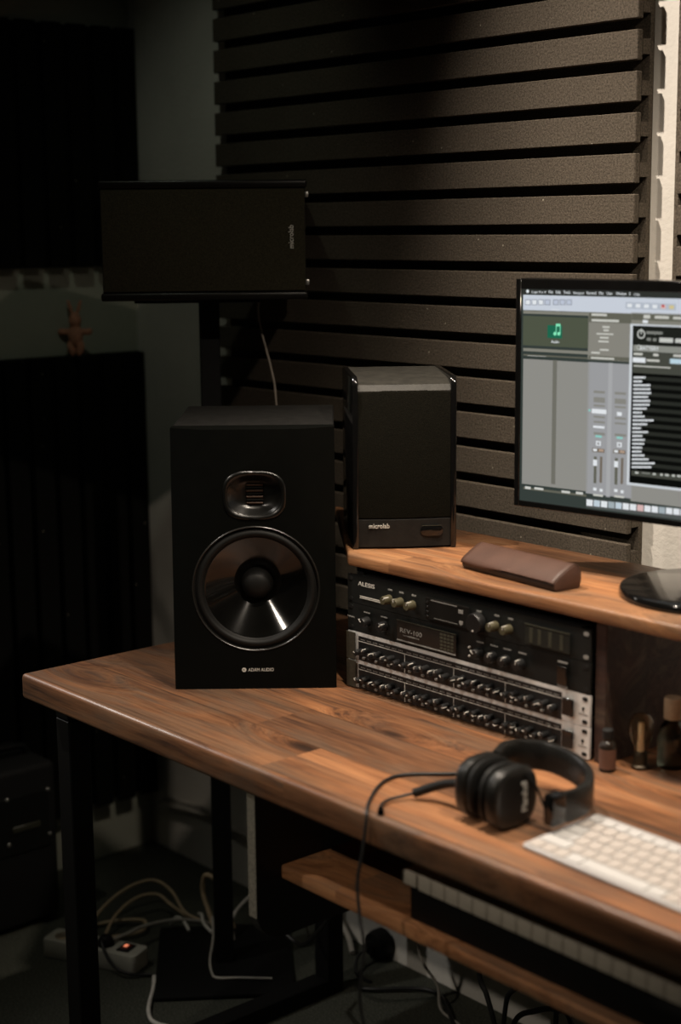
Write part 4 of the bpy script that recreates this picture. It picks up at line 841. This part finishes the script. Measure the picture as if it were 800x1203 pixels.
# ================================================================== things on the floor
ps = thing('power_strip', 'pale grey power strip with glowing red switch on the carpet', 'power strip', (-.47, .281, 0), R(24.5))
LS = .218
hb = MB().prism(rrect(0, LS, 0, .058, (.010,)*4, 5), .0, .040, bev=.004, seg=2).build('housing', M['strip_white'], ps, 40)
cut(hb, [MB().lathe([(.0185, .026), (.0185, .06)], 32, 0, at(x, .029, 0)) for x in (.035, .085, .135)])
for x in (.035, .085, .135):
    sk = MB().lathe([(.0183, .0275), (.0183, .0265), (0, .0265)], 28, 0, at(x, .029, 0)).build('socket', M['cable_beige'], ps, 40)
    MB().lathe([(.0024, .0266), (.0024, .0272), (0, .0272)], 10, 0, at(x-.0095, .029, 0)).lathe([(.0024, .0266), (.0024, .0272), (0, .0272)], 10, 0, at(x+.0095, .029, 0)).build('pin_hole', M['black'], sk, 40)
MB().box(.168, .196, .013, .047, .0395, .0425, .001, 1).build('switch_frame', M['black'], ps, 0)
rk = MB().box(.1735, .1905, .019, .041, .0415, .0455, .002, 1).build('rocker', M['red_dark'], ps, 0)
MB().box(.178, .186, .025, .035, .0452, .0459, .0003, 1).build('lit_window', M['led_red'], rk, 0)
hp_ = Matrix.Rotation(R(24.5), 4, 'Z')
def sp(x, y, z):
    v = hp_ @ Vector((x, y, z)); return Vector((-.47+v.x, .281+v.y, v.z))
pl = thing('mains_plug', 'black mains plug with curling lead in the power strip socket', 'plug', sp(.135, .029, .0268), R(24.5))
MB().lathe([(.0165, .001), (.0175, .004), (.0175, .020), (.013, .028), (.009, .032), (0, .033)], 24).build('plug_body', M['rubber'], pl, 40)
def P_l(x, y, z): return Vector((x-.135, y-.029, z-.0268))
MB().tube([P_l(.135, .024, .052), P_l(.142, .004, .056), P_l(.160, -.010, .040), P_l(.185, -.016, .020), P_l(.215, -.012, .010), P_l(.232, .002, .006), P_l(.250, .012, .005)], .0035, 8).build('lead', M['cable_black'], pl, 60)

G = 'pale cables heaped behind the power strip'
cable('mains_cable', 'beige cable arching highest over the heap behind the power strip', [(-.50, .41, .006), (-.515, .445, .03), (-.533, .50, .045), (-.537, .555, .055), (-.519, .592, .058), (-.465, .597, .05), (-.411, .594, .02), (-.373, .614, .006)], .0034, M['cable_beige'], group=G)
cable('mains_cable', 'beige cable arching just under the highest one behind the power strip', [(-.449, .416, .008), (-.480, .465, .03), (-.500, .53, .042), (-.485, .574, .042), (-.440, .580, .03), (-.40, .60, .008)], .0034, M['cable_beige'], group=G)
cable('mains_cable', 'beige cable lying in a flat loop close behind the power strip', [(-.514, .434, .006), (-.489, .473, .012), (-.449, .512, .014), (-.415, .49, .012), (-.425, .450, .008), (-.455, .405, .006), (-.48, .385, .006)], .0040, M['cable_beige'], group=G)
cable('mains_cable', 'pale grey cable running diagonally from the plug toward the stand pole', [(-.352, .372, .048), (-.362, .42, .045), (-.377, .463, .04), (-.379, .529, .032), (-.362, .582, .022), (-.33, .63, .006)], .0040, M['cable_grey'], group=G)
cable('audio_cable', 'beige cable looped upright beside the stand pole', [(-.31, .60, .006), (-.333, .60, .045), (-.353, .60, .085), (-.340, .60, .125), (-.315, .62, .10), (-.30, .64, .008)], .0048, M['cable_beige'])
cable('audio_cable', 'short white cable end poking out left of the stand pole', [(-.41, .556, .008), (-.395, .561, .024), (-.373, .562, .024), (-.345, .557, .012)], .0036, M['cable_white'])
cable('audio_cable', 'short white cable curling against the foot of the stand pole', [(-.385, .612, .02), (-.362, .602, .028), (-.335, .588, .022), (-.300, .583, .016)], .0036, M['cable_white'])
cable('audio_cable', 'thin white cable curling over the stand floor plate in front of the pole', [(-.284, .573, .06), (-.254, .552, .03), (-.207, .509, .0145), (-.157, .477, .0145), (-.134, .473, .0145), (-.106, .504, .0145), (-.06, .55, .0145)], .0026, M['cable_grey'])
cable('audio_cable', 'white cable looping out over the carpet in front of the power strip', [(-.232, .392, .008), (-.2, .368, .006), (-.158, .331, .006), (-.129, .308, .006), (-.097, .292, .006), (-.075, .292, .006), (-.055, .30, .006)], .0042, M['cable_white'])
cable('audio_cable', 'white cable slanting up right of the stand pole', [(-.25, .60, .012), (-.272, .614, .045), (-.298, .667, .06), (-.30, .735, .085)], .0036, M['cable_white'])
cable('audio_cable', 'pale cable drooping along the back wall under the desk', [(-.78, .785, .115), (-.74, .785, .132), (-.653, .785, .145), (-.578, .785, .148), (-.483, .785, .133), (-.408, .785, .130), (-.2, .785, .09), (-.10, .775, .03), (-.05, .75, .007)], .006, M['cable_grey'])
cable('audio_cable', 'thin silvery cord hanging from under the desk to the carpet', [(.186, .70, .20), (.188, .70, .133), (.21, .70, .092), (.225, .72, .05), (.24, .715, .008), (.306, .70, .006), (.36, .66, .006)], .0028, M['cable_grey'])
cable('audio_cable', 'black cable rising left under the keyboard shelf', [(.43, .60, .36), (.446, .60, .204), (.466, .60, .163), (.483, .60, .122), (.50, .61, .04), (.56, .60, .008)], .0045, M['cable_black'])
cable('audio_cable', 'black cable forking right under the keyboard shelf', [(.49, .615, .10), (.500, .61, .15), (.512, .605, .181), (.544, .60, .215), (.60, .60, .30)], .0045, M['cable_black'])
cable('audio_cable', 'black cable arched low at the bottom right under the keyboard shelf', [(.60, .50, .12), (.622, .50, .213), (.665, .50, .248), (.706, .50, .266), (.738, .50, .255), (.76, .50, .12)], .0045, M['cable_black'])
cable('audio_cable', 'black cable hooked beside the arched one at bottom right', [(.66, .51, .36), (.677, .51, .275), (.697, .51, .262), (.699, .51, .22), (.70, .52, .10)], .0040, M['cable_black'])
cable('audio_cable', 'black cable snaking over the carpet near the desk rear leg', [(.07, .66, .006), (.10, .68, .008), (.15, .74, .008), (.19, .755, .008), (.24, .73, .008), (.30, .69, .006)], .0042, M['cable_black'])
cable('audio_cable', 'black cable sagging under the bracket board toward the floor', [(.04, .46, .26), (.067, .45, .222), (.103, .45, .200), (.157, .45, .194), (.205, .45, .239), (.231, .45, .273), (.26, .46, .34)], .0042, M['cable_black'])
ad = thing('power_adapter', 'round black mains adapter at the foot of the back wall', 'adapter', (-.005, .795, .02), 0)
MB().lathe([(.030, 0), (.030, .018), (.026, .030), (.014, .034), (.012, .044), (0, .045)], 28, 0, at(0, 0, .012) @ RX).build('body', M['rubber'], ad, 40)
MB().tube([(0, -.044, .012), (.005, -.075, .004), (.03, -.10, -.012), (.07, -.10, -.015)], .0035, 8).build('lead', M['cable_black'], ad, 60)

# ------------------------------------------------------------------ amplifier by the left wall
am = thing('guitar_amplifier', 'black guitar amplifier with metal studs in the dark left corner', 'amplifier', (-.784, .07, 0))
MB().box(0, .185, 0, .335, .012, .355, .012, 3).build('cabinet', M['tolex'], am, 40)
MB().box(.184, .190, .02, .315, .175, .300, .002, 1).build('front_panel', M['rack_black'], am, 40)
for y in (.216, .312):
    for z in (.200, .298): MB().ball((.1895, y, z), (.003, .0045, .0045)).build('screw', M['alu'], am, 60)
MB().box(.189, .193, .225, .29, .222, .236, .002, 1).build('badge', M['meter_bar'], am, 40)
MB().tube([(.10, .18, .352), (.10, .19, .372), (.10, .25, .376), (.10, .305, .372), (.10, .315, .352)], .008, 8).build('handle', M['rubber'], am, 60)
for x in (.02, .165):
    for y in (.02, .315): MB().lathe([(.014, 0), (.012, .013)], 14, 0, at(x, y, 0)).build('foot', M['rubber'], am, 40)

# ================================================================== light, camera, colour
def spot(name, loc, target, watts, col, deg, blend, size):
    l = bpy.data.lights.new(name, 'SPOT'); l.energy = watts; l.color = col
    l.spot_size = R(deg); l.spot_blend = blend; l.shadow_soft_size = size
    o = bpy.data.objects.new(name, l); COL.objects.link(o); o.location = loc
    o.rotation_euler = (Vector(target)-Vector(loc)).to_track_quat('-Z', 'Y').to_euler()
    return o
def bulb(name, loc, watts, col, size):
    l = bpy.data.lights.new(name, 'POINT'); l.energy = watts; l.color = col; l.shadow_soft_size = size
    o = bpy.data.objects.new(name, l); COL.objects.link(o); o.location = loc
    return o
LIGHTS()

w = bpy.data.worlds.new('world'); SC.world = w; w.use_nodes = True
bg = w.node_tree.nodes['Background']; bg.inputs[0].default_value = (.75, .85, .75, 1); bg.inputs[1].default_value = WORLD

cam = bpy.data.cameras.new('camera'); co = bpy.data.objects.new('camera', cam); COL.objects.link(co)
cam.sensor_fit = 'VERTICAL'; cam.sensor_height = 36; cam.lens = 1850*36/1203
co.matrix_world = CAMM
cam.clip_start = .05
cam.dof.use_dof = True; cam.dof.focus_distance = 2.50; cam.dof.aperture_fstop = 2.6
SC.camera = co
SC.view_settings.view_transform = 'Standard'
try: SC.view_settings.look = 'None'
except Exception: pass
SC.view_settings.exposure = EXPO; SC.view_settings.gamma = 1; SC.view_settings.use_curve_mapping = False
